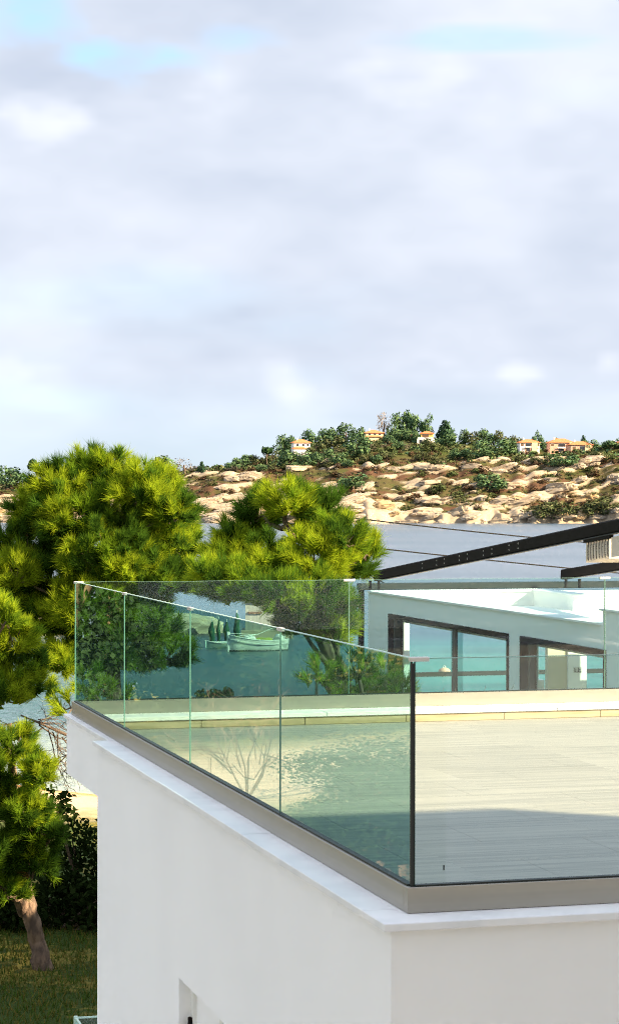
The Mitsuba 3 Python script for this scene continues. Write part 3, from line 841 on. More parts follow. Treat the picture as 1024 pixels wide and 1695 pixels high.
# grass blades round the leaning trunk
rng = np.random.default_rng(33)
N = 9000
gxy = np.stack([rng.uniform(-6.2, -3.3, N), rng.uniform(30, 43, N)], 1)
gz = near_ground(gxy[:, 0], gxy[:, 1])
b0 = np.stack([gxy[:, 0], gxy[:, 1], gz - .01], 1)
an = rng.uniform(0, 2 * np.pi, N)
sd = np.stack([np.cos(an), np.sin(an), an * 0], 1) * .012
tp = b0 + np.stack([rng.normal(size=N) * .05, rng.normal(size=N) * .05, rng.uniform(.06, .16, N)], 1)
v = np.stack([b0 - sd, b0 + sd, tp], 1).reshape(-1, 3)
gc = np.where(rng.uniform(0, 1, (N, 1)) < .6, np.array([.075, .13, .02]), np.array([.20, .17, .04])) * rng.uniform(.7, 1.2, (N, 1))
struct('grass', trimesh.Trimesh(v, np.arange(N * 3).reshape(-1, 3), process=False), 'leaves', kind='stuff', label='short grass under the leaning pine', cat='grass', color=np.repeat(gc, 3, 0))

# ------------------------------------------------------------------ boat, jetty, hut
bt = thing('fishing_boat', 'small white wooden fishing boat with upright stem moored seen through the glass', 'boat')
BL, BB_ = 4.1, .84
ang = math.radians(24)
bo = np.array([-5.3, 142.3, 0.])
ex, ey = np.array([math.cos(ang), math.sin(ang), 0]), np.array([-math.sin(ang), math.cos(ang), 0])


def BT(p):
    p = np.asarray(p, float)
    return bo + p[..., :1] * ex + p[..., 1:2] * ey + p[..., 2:] * np.array([0, 0, 1.])


def half(s):
    return BB_ * np.clip(np.sin(np.pi * (.02 + .80 * s ** .75)), .02, 1) ** .75


def sheer(s):
    return .60 + .50 * (1 - s) ** 2.2 + .16 * s ** 2


ns, nk = 22, 9
st = np.linspace(0, 1, ns)
hv = []
for s in st:
    for k in np.linspace(-1, 1, nk):
        t = abs(k)
        z = -.25 + (sheer(s) + .25) * t ** 1.3
        y = half(s) * np.sign(k) * t ** .55
        hv.append([s * BL + .12 * (1 - t) * (1 - s), y, z])
hv = BT(np.array(hv))
hf = [[i * nk + j, i * nk + j + 1, (i + 1) * nk + j + 1, (i + 1) * nk + j] for i in range(ns - 1) for j in range(nk - 1)]
tr = len(hv)
part(bt, 'hull', (hv, np.array(hf)), 'boat_white', 50)
part(bt, 'waterline_band', (np.array([BT(np.array([s * BL + .02, sg * half(s) * .60 + (.0 if 0 else 0), z])) for sg in (-1, 1) for s in st for z in (-.06, .10)]), np.array([[o + 2 * i, o + 2 * i + 1, o + 2 * i + 3, o + 2 * i + 2] for o in (0, 2 * ns) for i in range(ns - 1)])), 'dark_alu_grey')
part(bt, 'transom', trimesh.Trimesh(hv[-nk:], [[0, j, j + 1] for j in range(1, nk - 1)], process=False), 'boat_white')
dk = np.array([BT(np.array([s * BL, k * half(s) * .94, sheer(s) - .18])) for s in st for k in (-1, 1)])
part(bt, 'deck', (dk, np.array([[2 * i, 2 * i + 2, 2 * i + 3, 2 * i + 1] for i in range(ns - 1)])), 'boat_inside')
for sg in (-1, 1):
    part(bt, 'gunwale', tube(BT(np.array([[s * BL, sg * (half(s) + .01), sheer(s)] for s in st])), .035, 6), 'boat_trim', True)
    part(bt, 'rubbing_strake', tube(BT(np.array([[s * BL, sg * (half(s) * .985 + .012), sheer(s) - .26] for s in st])), .022, 5), 'boat_trim', True)
part(bt, 'stem', trimesh.convex.convex_hull(BT(np.array([[x, y, z] for y in (-.06, .06) for (x, z) in ((-.02, -.3), (.14, -.3), (-.10, 1.32), (.10, 1.30))]))), 'boat_trim')
part(bt, 'boom', tube(BT(np.array([[.8, 0, 1.02], [2.0, 0, 1.05], [3.9, .1, 1.75]])), .022, 6), 'boat_trim', True)
part(bt, 'boom', tube(BT(np.array([[.1, 0, 1.2], [2.0, .1, 1.07]])), .02, 6), 'boat_trim', True)
for s in (3.6, 3.9):
    part(bt, 'post', tube(BT(np.array([[s, -.3, .5], [s, -.3, 1.8]])), .03, 6), 'boat_trim', True)
rng = np.random.default_rng(41)


def heap(c, r, m, nm, lab):
    ic = trimesh.creation.icosphere(3, 1.0)
    v = ic.vertices * (1 + .5 * (meshkit.noise(ic.vertices * 4 + c[0], 3) - .5))[:, None] * r
    return part(bt, nm, trimesh.Trimesh(BT(v + c), ic.faces, process=False), m, True, label=lab)


heap(np.array([2.5, 0, .62]), np.array([.75, .45, .24]), 'net_yellow', 'net_heap', 'yellow green heap of nets')
heap(np.array([1.5, .05, .75]), np.array([.5, .4, .25]), 'boat_trim', 'net_heap', 'pale heap of nets by the bow')
heap(np.array([3.6, 0, .76]), np.array([.35, .4, .3]), 'boat_trim', 'net_heap', 'pale heap by the stern')

b2 = thing('rowing_boat', 'small turquoise and white rowing boat tied behind the bow of the white boat', 'boat')
hv2 = []
for s in st:
    for k in np.linspace(-1, 1, nk):
        t = abs(k)
        hv2.append([(s - .5) * 2.2, .6 * np.sin(np.pi * (.03 + .85 * s)) ** .6 * np.sign(k) * t ** .55, -.15 + (.5 + .16 * (2 * s - 1) ** 2) * t ** 1.3])
hv2 = np.array(hv2)
q2 = np.array([-5.9, 146.0, 0.]) + np.stack([hv2[:, 0] * .93 - hv2[:, 1] * .37, hv2[:, 0] * .37 + hv2[:, 1] * .93, hv2[:, 2]], -1)
part(b2, 'hull', (q2, np.array(hf)), 'boat_turquoise', 50)
for c in (0, nk - 1):
    part(b2, 'gunwale', tube(q2[c::nk], .04, 6), 'boat_trim', True)

jt = thing('stone_jetty', 'low tan stone jetty behind the boats at the left', 'jetty')
jm = trimesh.creation.icosphere(4, 1.0)
jv = jm.vertices.copy()
jv = np.sign(jv) * np.abs(jv) ** .55 * [9, 3.2, 1.35] * (1 + .12 * (meshkit.noise(jm.vertices * 5, 2) - .5))[:, None]
jv = np.stack([-15.6 + jv[:, 0], 163 + jv[:, 1] + .1 * jv[:, 0], .05 + jv[:, 2]], -1)
part(jt, 'mass', trimesh.Trimesh(jv, jm.faces, process=False), 'jetty_stone', 40)

sh = thing('jetty_hut', 'grey plank hut beside the water behind the stern of the white boat', 'hut')


def hb(x0, x1, y0, y1, z0, z1):
    return box((x0, y0, z0), (x1, y1, z1))


part(sh, 'base', hb(-4.9, -1.2, 156, 159.5, -.5, .55), 'jetty_stone')
for i in range(12):
    part(sh, 'plank', hb(-4.6 + i * .27, -4.6 + i * .27 + .255, 156.3 + .01 * (i % 3), 156.36 + .01 * (i % 3), .551, 2.75), 'grey_planks')
part(sh, 'wall', hb(-4.58, -1.4, 156.4, 159, .551, 2.74), 'grey_planks')
part(sh, 'beam', hb(-4.4, -3.4, 156.2, 156.299, 1.75, 1.9), 'shutter_brown')
part(sh, 'roof', hb(-4.8, -1.2, 156.0, 159.2, 2.76, 2.86), 'grey_planks')

for i, (x, hgt, lab) in enumerate(((-6.75, 1.35, 'furled dark green net on a pole, leftmost beside the rowing boat'), (-6.3, 1.5, 'slim furled dark green net on a pole, second from the left'), (-5.75, 1.3, 'furled dark green net on a pole above the bow of the white boat'), (-5.05, 1.9, 'tallest furled dark green net on a pole next to the grey hut'))):
    k = thing('furled_net', lab, 'net')
    y = 150.5 + .4 * i
    part(k, 'pole', tube([[x, y, -.4], [x, y, hgt + .35]], .03, 6), 'boat_trim', True)
    zz = np.linspace(.05, hgt + .15, 9)
    part(k, 'net', tube(np.stack([x + .03 * np.sin(zz * 5), y + 0 * zz, zz], 1), .22 * np.sin(np.linspace(.5, 2.95, 9)) ** .8 * (1 + .15 * np.sin(zz * 9)) * (.6 if i == 1 else 1), 9), 'net_green', True)

bu = thing('mooring_buoy', 'salmon pink mooring buoy floating on turquoise water by the door mullion', 'buoy')
ic = trimesh.creation.icosphere(3, 1.0)
part(bu, 'float', trimesh.Trimesh(ic.vertices * [.36, .36, .26] + [7.75, 124.5, .1], ic.faces, process=False), 'buoy_pink', True)
part(bu, 'ring', trimesh.Trimesh(trimesh.creation.torus(.07, .02).vertices[:, [0, 2, 1]] + [7.75, 124.5, .40], trimesh.creation.torus(.07, .02).faces, process=False), 'steel_clamp', True)

# ------------------------------------------------------------------ headland: rocks, scrub, trees, houses
rng = np.random.default_rng(61)


def on_land(x, y):
    return float(headland_height(np.array([x]), np.array([y]))[0])


rock_shapes = []
for i in range(8):
    ic = trimesh.creation.icosphere(3, 1.0)
    v = ic.vertices
    w = np.sign(v) * np.abs(v) ** .7
    w = w * (1 + .55 * (meshkit.fbm(v * 1.6 + 7 * i, 3, 70 + i) - .5))[:, None]
    w = np.round(w * 3.2 + .35 * (meshkit.noise(v * 3 + i, 5)[:, None] - .5)) / 3.2 * .45 + w * .55
    w = w * (1 + .16 * (meshkit.fbm(w * [5, 5, 9], 3, 90 + i) - .5) - .10 * (meshkit.noise(w * [2, 2, 7], 95 + i) > .62))[:, None]
    rock_shapes.append(mikit.ply(trimesh.Trimesh(w, ic.faces, process=False), 'rock_pale', 35))
cand = []
while len(cand) < 1500:
    a = rng.uniform(-.16, .16)
    s = 95 * rng.uniform(0, 1) ** 1.1
    Y = float(shore(np.array([a]))[0]) + s
    X = a * Y
    r = float(rockiness(np.array([[X, Y, 0.]]), np.array([s]))[0])
    if r < .53 and s > 7:
        continue
    size = rng.uniform(.8, 1.7) * (1 + 2.2 * rng.uniform() ** 4)
    cand.append((size, X, Y, s))
cand.sort(key=lambda c: -c[0])
for size, X, Y, s in cand[:300]:
    z = on_land(X, Y)
    ochre_ = rng.uniform() < (.2 if s < 25 else .06)
    m = 'rock_ochre' if ochre_ else ('rock_pale' if rng.uniform() < .7 else 'rock_grey')
    tw = T().translate([X, Y, z + size * .12]).rotate([0, 0, 1], rng.uniform(-25, 45)).rotate([0, 1, 0], rng.uniform(-22, 2)).scale([size * rng.uniform(1.0, 2.0), size * rng.uniform(.8, 1.2), size * rng.uniform(.24, .48)])
    part('headland', 'rock', dup(rock_shapes[rng.integers(8)], tw, m), None)
# the strip of low rocks along the waterline and the small stones, one mesh
small = []
ic1 = trimesh.creation.icosphere(1, 1.0)
for k in range(520):
    if k < 260:
        a = rng.uniform(-.17, .17)
        s = rng.uniform(-1, 7)
    else:
        _, X, Y, s = cand[300 + k]
        a = X / Y
        s = Y - float(shore(np.array([a]))[0])
    Y = float(shore(np.array([a]))[0]) + s
    X = a * Y
    z = max(on_land(X, Y), -.2)
    v = ic1.vertices * (1 + .5 * rng.uniform(-.5, .5, (len(ic1.vertices), 1))) * [rng.uniform(.7, 1.8), rng.uniform(.6, 1.2), rng.uniform(.4, .9)]
    small.append(trimesh.Trimesh(v + [X, Y, z], ic1.faces, process=False))
part('headland', 'stones', join(*small), 'rock_pale', stuff=True)


def leaf_ball(lumps, n, size, rng, cols, flat=1.0):
    """Crown of leaf-sized faces spread over lumps (x, y, z, r)."""
    V, C, NN = [], [], []
    tot = sum(l[3] ** 2 for l in lumps)
    for (x, y, z, r) in lumps:
        m = max(10, int(n * r * r / tot))
        u = rng.normal(size=(m, 3))
        u /= np.linalg.norm(u, axis=1, keepdims=True)
        p = np.array([x, y, z]) + u * r * rng.uniform(.55, 1.05, (m, 1)) * [1, 1, flat]
        a = np.cross(u + rng.normal(size=u.shape) * .7, rng.normal(size=u.shape))
        a /= np.linalg.norm(a, axis=1, keepdims=True)
        b = np.cross(u + rng.normal(size=u.shape) * .6, a)
        b /= np.linalg.norm(b, axis=1, keepdims=True)
        s = size * rng.uniform(.5, 1.25, (m, 1))
        V.append(np.stack([p - a * s, p + b * s * .8, p + a * s * .9, p - b * s * .7], 1))
        C.append(np.array(cols)[rng.integers(0, len(cols), m)] * rng.uniform(.7, 1.3, (m, 1)))
        nn = u + rng.normal(size=u.shape) * .38
        NN.append(nn / np.linalg.norm(nn, axis=1, keepdims=True))
    V, C, NN = np.concatenate(V), np.concatenate(C), np.concatenate(NN)
    return (V.reshape(-1, 3), np.arange(len(V) * 4).reshape(-1, 4)), np.repeat(C, 4, 0), np.repeat(NN, 4, 0)


PAL = {'pine': [(.066, .13, .072), (.09, .16, .076), (.125, .20, .085)], 'cone': [(.035, .075, .045), (.05, .095, .05)], 'grove': [(.015, .035, .018), (.022, .05, .022)], 'olive': [(.085, .105, .05), (.115, .125, .065), (.06, .085, .036)],  # far greens lightened in place of air haze, grove darkened in place of shade
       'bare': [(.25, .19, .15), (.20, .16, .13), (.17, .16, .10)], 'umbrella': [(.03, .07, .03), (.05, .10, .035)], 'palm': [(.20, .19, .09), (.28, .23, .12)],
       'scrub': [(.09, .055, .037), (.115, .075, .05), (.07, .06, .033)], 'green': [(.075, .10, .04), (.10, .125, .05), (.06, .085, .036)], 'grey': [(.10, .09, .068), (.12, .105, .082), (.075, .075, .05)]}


def crown_lumps(kind, rng):
    """Lumps of a crown in a unit cell: width 1 (x, y in +-.5), height 0..1."""
    L = []
    if kind == 'umbrella':
        for _ in range(9):
            t = rng.uniform(0, 2 * np.pi)
            d = .32 * rng.uniform() ** .5
            L.append((d * np.cos(t), d * np.sin(t), .82 + .07 * rng.uniform(-1, 1), .17))
    elif kind == 'cone':
        for k in range(11):
            z = .2 + .72 * k / 10
            w = .36 * (1 - (z - .1)) ** .8
            t = rng.uniform(0, 2 * np.pi)
            L.append((w * .6 * np.cos(t), w * .6 * np.sin(t), z, w * .72 + .03))
    elif kind == 'palm':
        for _ in range(8):
            t = rng.uniform(0, 2 * np.pi)
            L.append((.3 * np.cos(t), .3 * np.sin(t), .78 + .1 * rng.uniform(-1, 1), .16))
    else:
        for _ in range(13):
            t = rng.uniform(0, 2 * np.pi)
            z = rng.uniform(.14, .82)
            w = .36 * np.sqrt(max(.08, 1 - ((z - .5) / .5) ** 2))
            d = w * rng.uniform(.3, 1) ** .5
            L.append((d * np.cos(t), d * np.sin(t), z, rng.uniform(.16, .26)))
    return L


far = {}
for kind in [k for k in PAL if k != 'grove']:
    far[kind] = []
    for v in range(4):
        r = np.random.default_rng(900 + v + 10 * len(kind))
        n = {'bare': 420, 'olive': 900, 'scrub': 300, 'green': 300, 'grey': 300}.get(kind, 1200)
        size = {'scrub': .085, 'green': .085, 'grey': .075, 'bare': .03, 'palm': .06}.get(kind, .05)
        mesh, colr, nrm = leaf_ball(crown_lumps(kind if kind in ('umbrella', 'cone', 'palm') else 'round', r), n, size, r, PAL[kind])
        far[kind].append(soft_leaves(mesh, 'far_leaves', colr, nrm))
trunk_shape = mikit.ply(join(tube([[0, 0, -.15], [.01, .01, .3], [-.02, 0, .62]], [.055, .04, .025], 6), tube([[.01, .01, .3], [.15, .05, .55]], [.025, .015], 5), tube([[.0, .01, .4], [-.14, -.04, .62]], [.022, .012], 5)), 'twig', True)
trunk_tall = mikit.ply(join(tube([[0, 0, -.15], [.03, .01, .4], [-.01, 0, .84]], [.05, .04, .025], 6), tube([[.02, .01, .5], [.2, .05, .8]], [.022, .014], 5), tube([[.02, .01, .45], [-.18, -.04, .8]], [.022, .012], 5)), 'twig', True)

HT = [(-35.5, 1004.0, 3.7, np.float64(6.7), 'pine'), (-32.4, 1020.0, 5.0, np.float64(7.4), 'pine'), (-29.8, 1069.0, 5.9, np.float64(7.7), 'pine'), (-25.4, 1058.0, 5.9, np.float64(7.1), 'olive'), (-20.6, 1055.0, 9.1, np.float64(5.3), 'umbrella'), (-15.5, 1130.0, 12.8, 7.5, 'pine'), (-10.1, 1130.0, 11.3, 6.9, 'pine'), (-12.0, 1130.0, 7.8, 3.8, 'palm'), (-18.3, 1059.0, 7.3, np.float64(6.5), 'olive'), (-9.5, 1004.0, 7.6, np.float64(8.9), 'pine'), (-1.2, 1000.0, 7.7, np.float64(7.8), 'pine'), (3.6, 1000.0, 6.3, np.float64(6.7), 'pine'), (3.2, 1077.0, 7.8, np.float64(7.8), 'olive'), (-0.1, 1130.0, 12.8, 8.2, 'pine'), (5.6, 1130.0, 12.0, 7.5, 'pine'), (10.6, 1130.0, 11.6, 8.2, 'pine'), (19.1, 1130.0, 12.4, 8.8, 'pine'), (25.7, 1130.0, 9.1, 6.3, 'pine'), (10.3, 1130.0, 7.5, 12.6, 'olive'), (11.9, 1001.0, 7.7, np.float64(10.0), 'pine'), (22.8, 1025.0, 11.3, np.float64(10.3), 'pine'), (38.6, 1130.0, 16.6, 7.5, 'bare'), (43.9, 1130.0, 15.0, 7.5, 'pine'), (49.6, 1130.0, 15.8, 7.5, 'pine'), (54.9, 1130.0, 13.5, 7.5, 'pine'), (60.6, 1130.0, 13.8, 6.9, 'pine'), (43.0, 1121.0, 6.8, np.float64(7.5), 'pine'), (47.4, 1116.0, 6.8, np.float64(7.5), 'pine'), (51.8, 1110.0, 6.8, np.float64(6.8), 'pine'), (55.3, 1106.0, 6.1, np.float64(5.5), 'pine'), (39.0, 1079.0, 5.9, np.float64(6.0), 'pine'), (30.3, 1060.0, 4.6, np.float64(7.7), 'olive'), (43.5, 1057.0, 4.5, np.float64(5.9), 'pine'), (46.9, 1054.0, 5.0, np.float64(3.5), 'bare'), (71.0, 1130.0, 14.2, 10.7, 'cone'), (67.3, 1071.0, 8.3, np.float64(9.5), 'pine'), (58.9, 1054.0, 6.4, np.float64(7.0), 'olive'), (80.1, 1130.0, 9.2, 5.0, 'pine'), (70.1, 1021.0, 6.2, np.float64(8.5), 'pine'), (78.2, 1012.0, 10.1, np.float64(9.6), 'pine'), (81.2, 1011.0, 4.7, np.float64(7.3), 'pine'), (90.7, 1029.0, 9.4, np.float64(12.0), 'pine'), (84.2, 1130.0, 8.8, 8.8, 'olive'), (91.7, 1130.0, 11.2, 8.8, 'pine'), (98.6, 1130.0, 11.7, 8.8, 'olive'), (107.8, 1130.0, 8.8, 6.3, 'olive'), (99.6, 1076.0, 5.3, np.float64(7.8), 'olive'), (117.8, 1130.0, 12.2, 4.7, 'pine'), (121.3, 1130.0, 8.0, 5.0, 'pine'), (129.5, 1130.0, 8.0, 5.0, 'pine'), (142.4, 1130.0, 9.4, 4.1, 'cone'), (136.1, 1050.0, 6.4, np.float64(7.6), 'pine'), (142.7, 1035.0, 5.1, np.float64(7.5), 'pine'), (148.9, 1034.0, 5.4, np.float64(6.9), 'pine'), (79.7, 955.0, 8.3, np.float64(12.2), 'pine'), (115.4, 988.0, 6.5, np.float64(11.5), 'pine'), (109.5, 999.0, 5.0, np.float64(7.8), 'olive'), (64.6, 936.0, 4.6, np.float64(7.8), 'olive'), (18.8, 953.0, 7.4, np.float64(12.2), 'pine'), (-140.2, 1020.0, 10.7, np.float64(12.5), 'pine'), (-155.0, 1063.0, 8.8, np.float64(11.8), 'pine'), (-128.3, 1020.0, 13.1, np.float64(7.9), 'umbrella'), (-123.3, 1007.0, 6.1, np.float64(6.7), 'bare'), (-72.8, 1046.0, 10.5, np.float64(14.6), 'pine'), (-57.9, 1005.0, 8.9, np.float64(9.5), 'bare'), (-50.0, 1003.0, 6.3, np.float64(4.5), 'cone'), (96.8, 920.0, 7.7, np.float64(12.3), 'olive'), (107.0, 920.0, 8.0, np.float64(11.8), 'olive'), (117.5, 926.0, 8.4, np.float64(11.3), 'olive'), (126.9, 925.0, 7.8, np.float64(11.3), 'olive'), (53.2, 1019.0, 4.2, np.float64(6.8), 'olive'), (36.2, 1018.0, 3.7, np.float64(7.4), 'olive'), (30.7, 1004.0, 4.5, np.float64(5.6), 'pine'), (59.7, 1008.0, 3.9, np.float64(6.7), 'olive'), (-21.7, 999.0, 3.1, np.float64(5.0), 'pine'), (-15.9, 998.0, 2.5, np.float64(5.0), 'olive'), (-6.1, 997.0, 3.7, np.float64(5.5), 'pine'), (7.7, 997.0, 3.3, np.float64(6.1), 'olive'), (17.3, 992.0, 3.7, np.float64(5.0), 'pine'), (26.3, 1006.0, 4.9, np.float64(5.6), 'olive'), (97.3, 1006.0, 3.2, np.float64(6.2), 'olive'), (103.6, 999.0, 3.9, np.float64(5.0), 'olive'), (121.5, 1007.0, 3.7, np.float64(6.2), 'olive'), (133.9, 1007.0, 4.4, np.float64(6.7), 'olive')]
KIND = {'pine': ('dark green pine in the wood on the headland across the water', 'tree', 'pines of the headland wood'), 'olive': ('grey green olive tree on the headland across the water', 'tree', 'olive trees on the headland'),
        'bare': ('', 'tree', None), 'cone': ('', 'tree', None), 'umbrella': ('', 'tree', None), 'palm': ('', 'tree', None)}
NAMED = {4: 'flat topped umbrella pine standing out on the left flank of the wooded hill', 7: 'pale palm tree left of the red roofed white house on the hill flank', 16: 'tall pine on the skyline left of the cream house with two roof tiers', 20: 'big dark pine with a bare trunk on the hill left of the cream house', 21: 'tall greyish bare crowned tree left of the dark pines on the hilltop', 33: 'small pale bare tree below the hilltop pines', 34: 'large dark cone shaped conifer right of the white and yellow house', 47: 'single dark pine rising above the roof of the leftmost villa', 50: 'dark pointed conifer behind the right end of the villas', 54: 'wide dark green tree alone among rocks in the middle of the slope', 55: 'green tree with a visible trunk in front of the orange roofed villas', 58: 'bright and dark green tree alone on the rocks above the round pine', 59: 'dark pine at the far left edge on the far shore', 60: 'pine cut by the left edge on the far shore', 61: 'flat topped umbrella pine on the far shore left of the big pine', 62: 'greyish bare tree under the umbrella pine on the far left shore', 63: 'dark pine clump on the far shore behind the top right of the big pine', 64: 'pinkish bare tree on the far shore right of the big pine top', 65: 'small pointed conifer on the far shore between the two near pines'}
ZONED = {0: 'dark pine on the left flank of the hill, first from left in lower row', 1: 'dark pine on the left flank of the hill, second from left in lower row', 2: 'dark pine on the left flank of the hill, third from left in lower row', 74: 'dark pine on the left flank of the hill, fourth from left in lower row', 5: 'dark pine on the left flank of the hill, fifth from left in lower row', 9: 'dark pine around the red roofed white house, first from left in lower row', 6: 'dark pine around the red roofed white house, second from left in lower row', 76: 'dark pine around the red roofed white house, third from left in lower row', 10: 'dark pine around the red roofed white house, fourth from left in lower row', 11: 'dark pine around the red roofed white house, fifth from left in lower row', 13: 'dark pine around the red roofed white house, first from left in upper row', 14: 'dark pine around the red roofed white house, second from left in upper row', 19: 'dark pine on the saddle left of the hilltop, first from left in lower row', 78: 'dark pine on the saddle left of the hilltop, second from left in lower row', 72: 'dark pine on the saddle left of the hilltop, third from left in lower row', 15: 'dark pine on the saddle left of the hilltop, first from left in upper row', 17: 'dark pine on the saddle left of the hilltop, second from left in upper row', 30: 'dark pine on the hilltop, first from left in upper row', 26: 'dark pine on the hilltop, second from left in upper row', 22: 'dark pine on the hilltop, third from left in upper row', 32: 'dark pine on the hilltop, fourth from left in upper row', 27: 'dark pine on the hilltop, fifth from left in upper row', 23: 'dark pine on the hilltop, sixth from left in upper row', 28: 'dark pine on the hilltop, seventh from left in upper row', 24: 'dark pine on the hilltop, eighth from left in upper row', 29: 'dark pine on the hilltop, ninth from left in upper row', 25: 'dark pine on the hilltop, tenth from left in upper row', 38: 'dark pine on the right shoulder of the hill, first from left in lower row', 39: 'dark pine on the right shoulder of the hill, second from left in lower row', 40: 'dark pine on the right shoulder of the hill, third from left in lower row', 41: 'dark pine on the right shoulder of the hill, fourth from left in lower row', 35: 'dark pine on the right shoulder of the hill, first from left in upper row', 37: 'dark pine on the right shoulder of the hill, second from left in upper row', 43: 'dark pine on the right shoulder of the hill, third from left in upper row', 48: 'dark pine beside the orange roofed villas, first from left in upper row', 49: 'dark pine beside the orange roofed villas, second from left in upper row', 51: 'dark pine beside the orange roofed villas, third from left in upper row', 52: 'dark pine beside the orange roofed villas, fourth from left in upper row', 53: 'dark pine beside the orange roofed villas, fifth from left in upper row', 3: 'olive tree on the left flank of the hill, first from left in lower row', 8: 'olive tree on the left flank of the hill, second from left in lower row', 75: 'olive tree on the left flank of the hill, third from left in lower row', 12: 'olive tree around the red roofed white house, alone in upper row', 77: 'olive tree on the saddle left of the hilltop, first from left in lower row', 79: 'olive tree on the saddle left of the hilltop, second from left in lower row', 18: 'olive tree on the saddle left of the hilltop, first from left in upper row', 31: 'olive tree on the saddle left of the hilltop, second from left in upper row', 71: 'olive tree on the hilltop, first from left in lower row', 70: 'olive tree on the hilltop, second from left in lower row', 36: 'olive tree on the hilltop, alone in upper row', 73: 'olive tree on the right shoulder of the hill, first from left in lower row', 57: 'olive tree on the right shoulder of the hill, second from left in lower row', 42: 'olive tree on the right shoulder of the hill, first from left in upper row', 44: 'olive tree on the right shoulder of the hill, second from left in upper row', 46: 'olive tree on the right shoulder of the hill, third from left in upper row', 80: 'olive tree beside the orange roofed villas, first from left in lower row', 81: 'olive tree beside the orange roofed villas, second from left in lower row', 66: 'olive tree beside the orange roofed villas, third from left in lower row', 56: 'olive tree beside the orange roofed villas, fourth from left in lower row', 67: 'olive tree beside the orange roofed villas, fifth from left in lower row', 82: 'olive tree beside the orange roofed villas, sixth from left in lower row', 68: 'olive tree beside the orange roofed villas, seventh from left in lower row', 69: 'olive tree beside the orange roofed villas, eighth from left in lower row', 45: 'olive tree beside the orange roofed villas, first from left in upper row', 83: 'olive tree beside the orange roofed villas, second from left in upper row'}
names = {'pine': 'pine_tree', 'olive': 'olive_tree', 'bare': 'bare_tree', 'cone': 'conifer_tree', 'umbrella': 'umbrella_pine', 'palm': 'palm_tree'}
rng = np.random.default_rng(71)
for i, (X, Y, h, w, kind) in enumerate(HT):
    lab, cat, grp = KIND[kind]
    if i in ZONED:
        lab, grp = ZONED[i], grp
    if i in NAMED:
        lab, grp = NAMED[i], None
    z = on_land(X, Y)
    t = thing(names[kind], lab, cat, grp)
    tw = T().translate([X, Y, z - .2]).rotate([0, 0, 1], rng.uniform(0, 360)).scale([w * 1.3, w * 1.3, h * (.84 if X / Y > .058 and Y > 1010 else .96) + .2])
    part(t, 'trunk', dup(trunk_tall if kind in ('umbrella', 'palm') else trunk_shape, tw), None)
    part(t, 'crown', dup(far[kind][rng.integers(4)], tw), None, stuff=True)

groups = {'scrub': ('low reddish brown scrub bush between the pale rocks of the headland', 'brown scrub bushes on the headland'), 'green': ('low green bush between the pale rocks of the headland', 'green bushes on the headland'), 'grey': ('low greyish bush between the pale rocks of the headland', 'grey bushes on the headland')}
cnt = {k: 0 for k in groups}
for _ in range(1500):
    a = rng.uniform(-.165, .165)
    s = rng.uniform(5, 170)
    Y = float(shore(np.array([a]))[0]) + s
    X = a * Y
    r = float(rockiness(np.array([[X, Y, 0.]]), np.array([s]))[0])
    if r > .53:
        continue
    kind = rng.choice(['scrub', 'green', 'grey'], p=[.42, .36, .22])
    w = rng.uniform(1.8, 3.8) * (1 + .9 * rng.uniform() ** 3)
    tw = T().translate([X, Y, on_land(X, Y) - .35]).rotate([0, 0, 1], rng.uniform(0, 360)).scale([w * 1.3, w * 1.3, w * rng.uniform(.5, .75)])
    if cnt[kind] < 230:
        cnt[kind] += 1
        t = thing({'scrub': 'scrub_bush', 'green': 'green_bush', 'grey': 'grey_bush'}[kind], groups[kind][0], 'bush', groups[kind][1])
        scene[t] = dup(far[kind][rng.integers(4)], tw)


# the small scrub that fills the slope and the undergrowth of the wood, each one mass
def scatter(name, n, s0, s1, size, cols, limit, seed, label):
    r = np.random.default_rng(seed)
    a = r.uniform(-.17, .17, n)
    s = r.uniform(s0, s1, n)
    Y = shore(a) + s
    X = a * Y
    ok = rockiness(np.stack([X, Y, X * 0], -1), s) < limit
    X, Y = X[ok], Y[ok]
    Z = headland_height(X, Y)
    m = len(X)
    k = 26
    w = r.uniform(*size, m)
    u = r.normal(size=(m, k, 3))
    u /= np.linalg.norm(u, axis=2, keepdims=True)
    u[..., 2] = np.abs(u[..., 2])
    hz = r.uniform(.5, .95, m)
    p = np.stack([X, Y, Z - .15], -1)[:, None] + u * w[:, None, None] * np.stack([w * 0 + 1, w * 0 + 1, hz], -1)[:, None] * r.uniform(.6, 1.05, (m, k, 1))
    q = r.normal(size=(m, k, 3))
    A1 = np.cross(u + .6 * q, r.normal(size=(m, k, 3)))
    A1 /= np.linalg.norm(A1, axis=2, keepdims=True)
    B1 = np.cross(u + .5 * r.normal(size=(m, k, 3)), A1)
    B1 /= np.linalg.norm(B1, axis=2, keepdims=True)
    e = (w[:, None, None] * .27) * r.uniform(.6, 1.3, (m, k, 1))
    V = np.stack([p - A1 * e, p + B1 * e * .8, p + A1 * e, p - B1 * e * .7], 2).reshape(-1, 3)
    c = np.array(cols)[r.integers(0, len(cols), m)][:, None] * r.uniform(.65, 1.35, (m, k, 1))
    nn = u + r.normal(size=u.shape) * .38
    nn /= np.linalg.norm(nn, axis=2, keepdims=True)
    kk = key(name)
    scene[kk] = soft_leaves((V, np.arange(len(V)).reshape(-1, 4)), 'far_leaves', np.repeat(c.reshape(-1, 3), 4, 0), np.repeat(nn.reshape(-1, 3), 4, 0))
    labels[kk] = {'kind': 'stuff', 'label': label, 'category': 'scrub'}


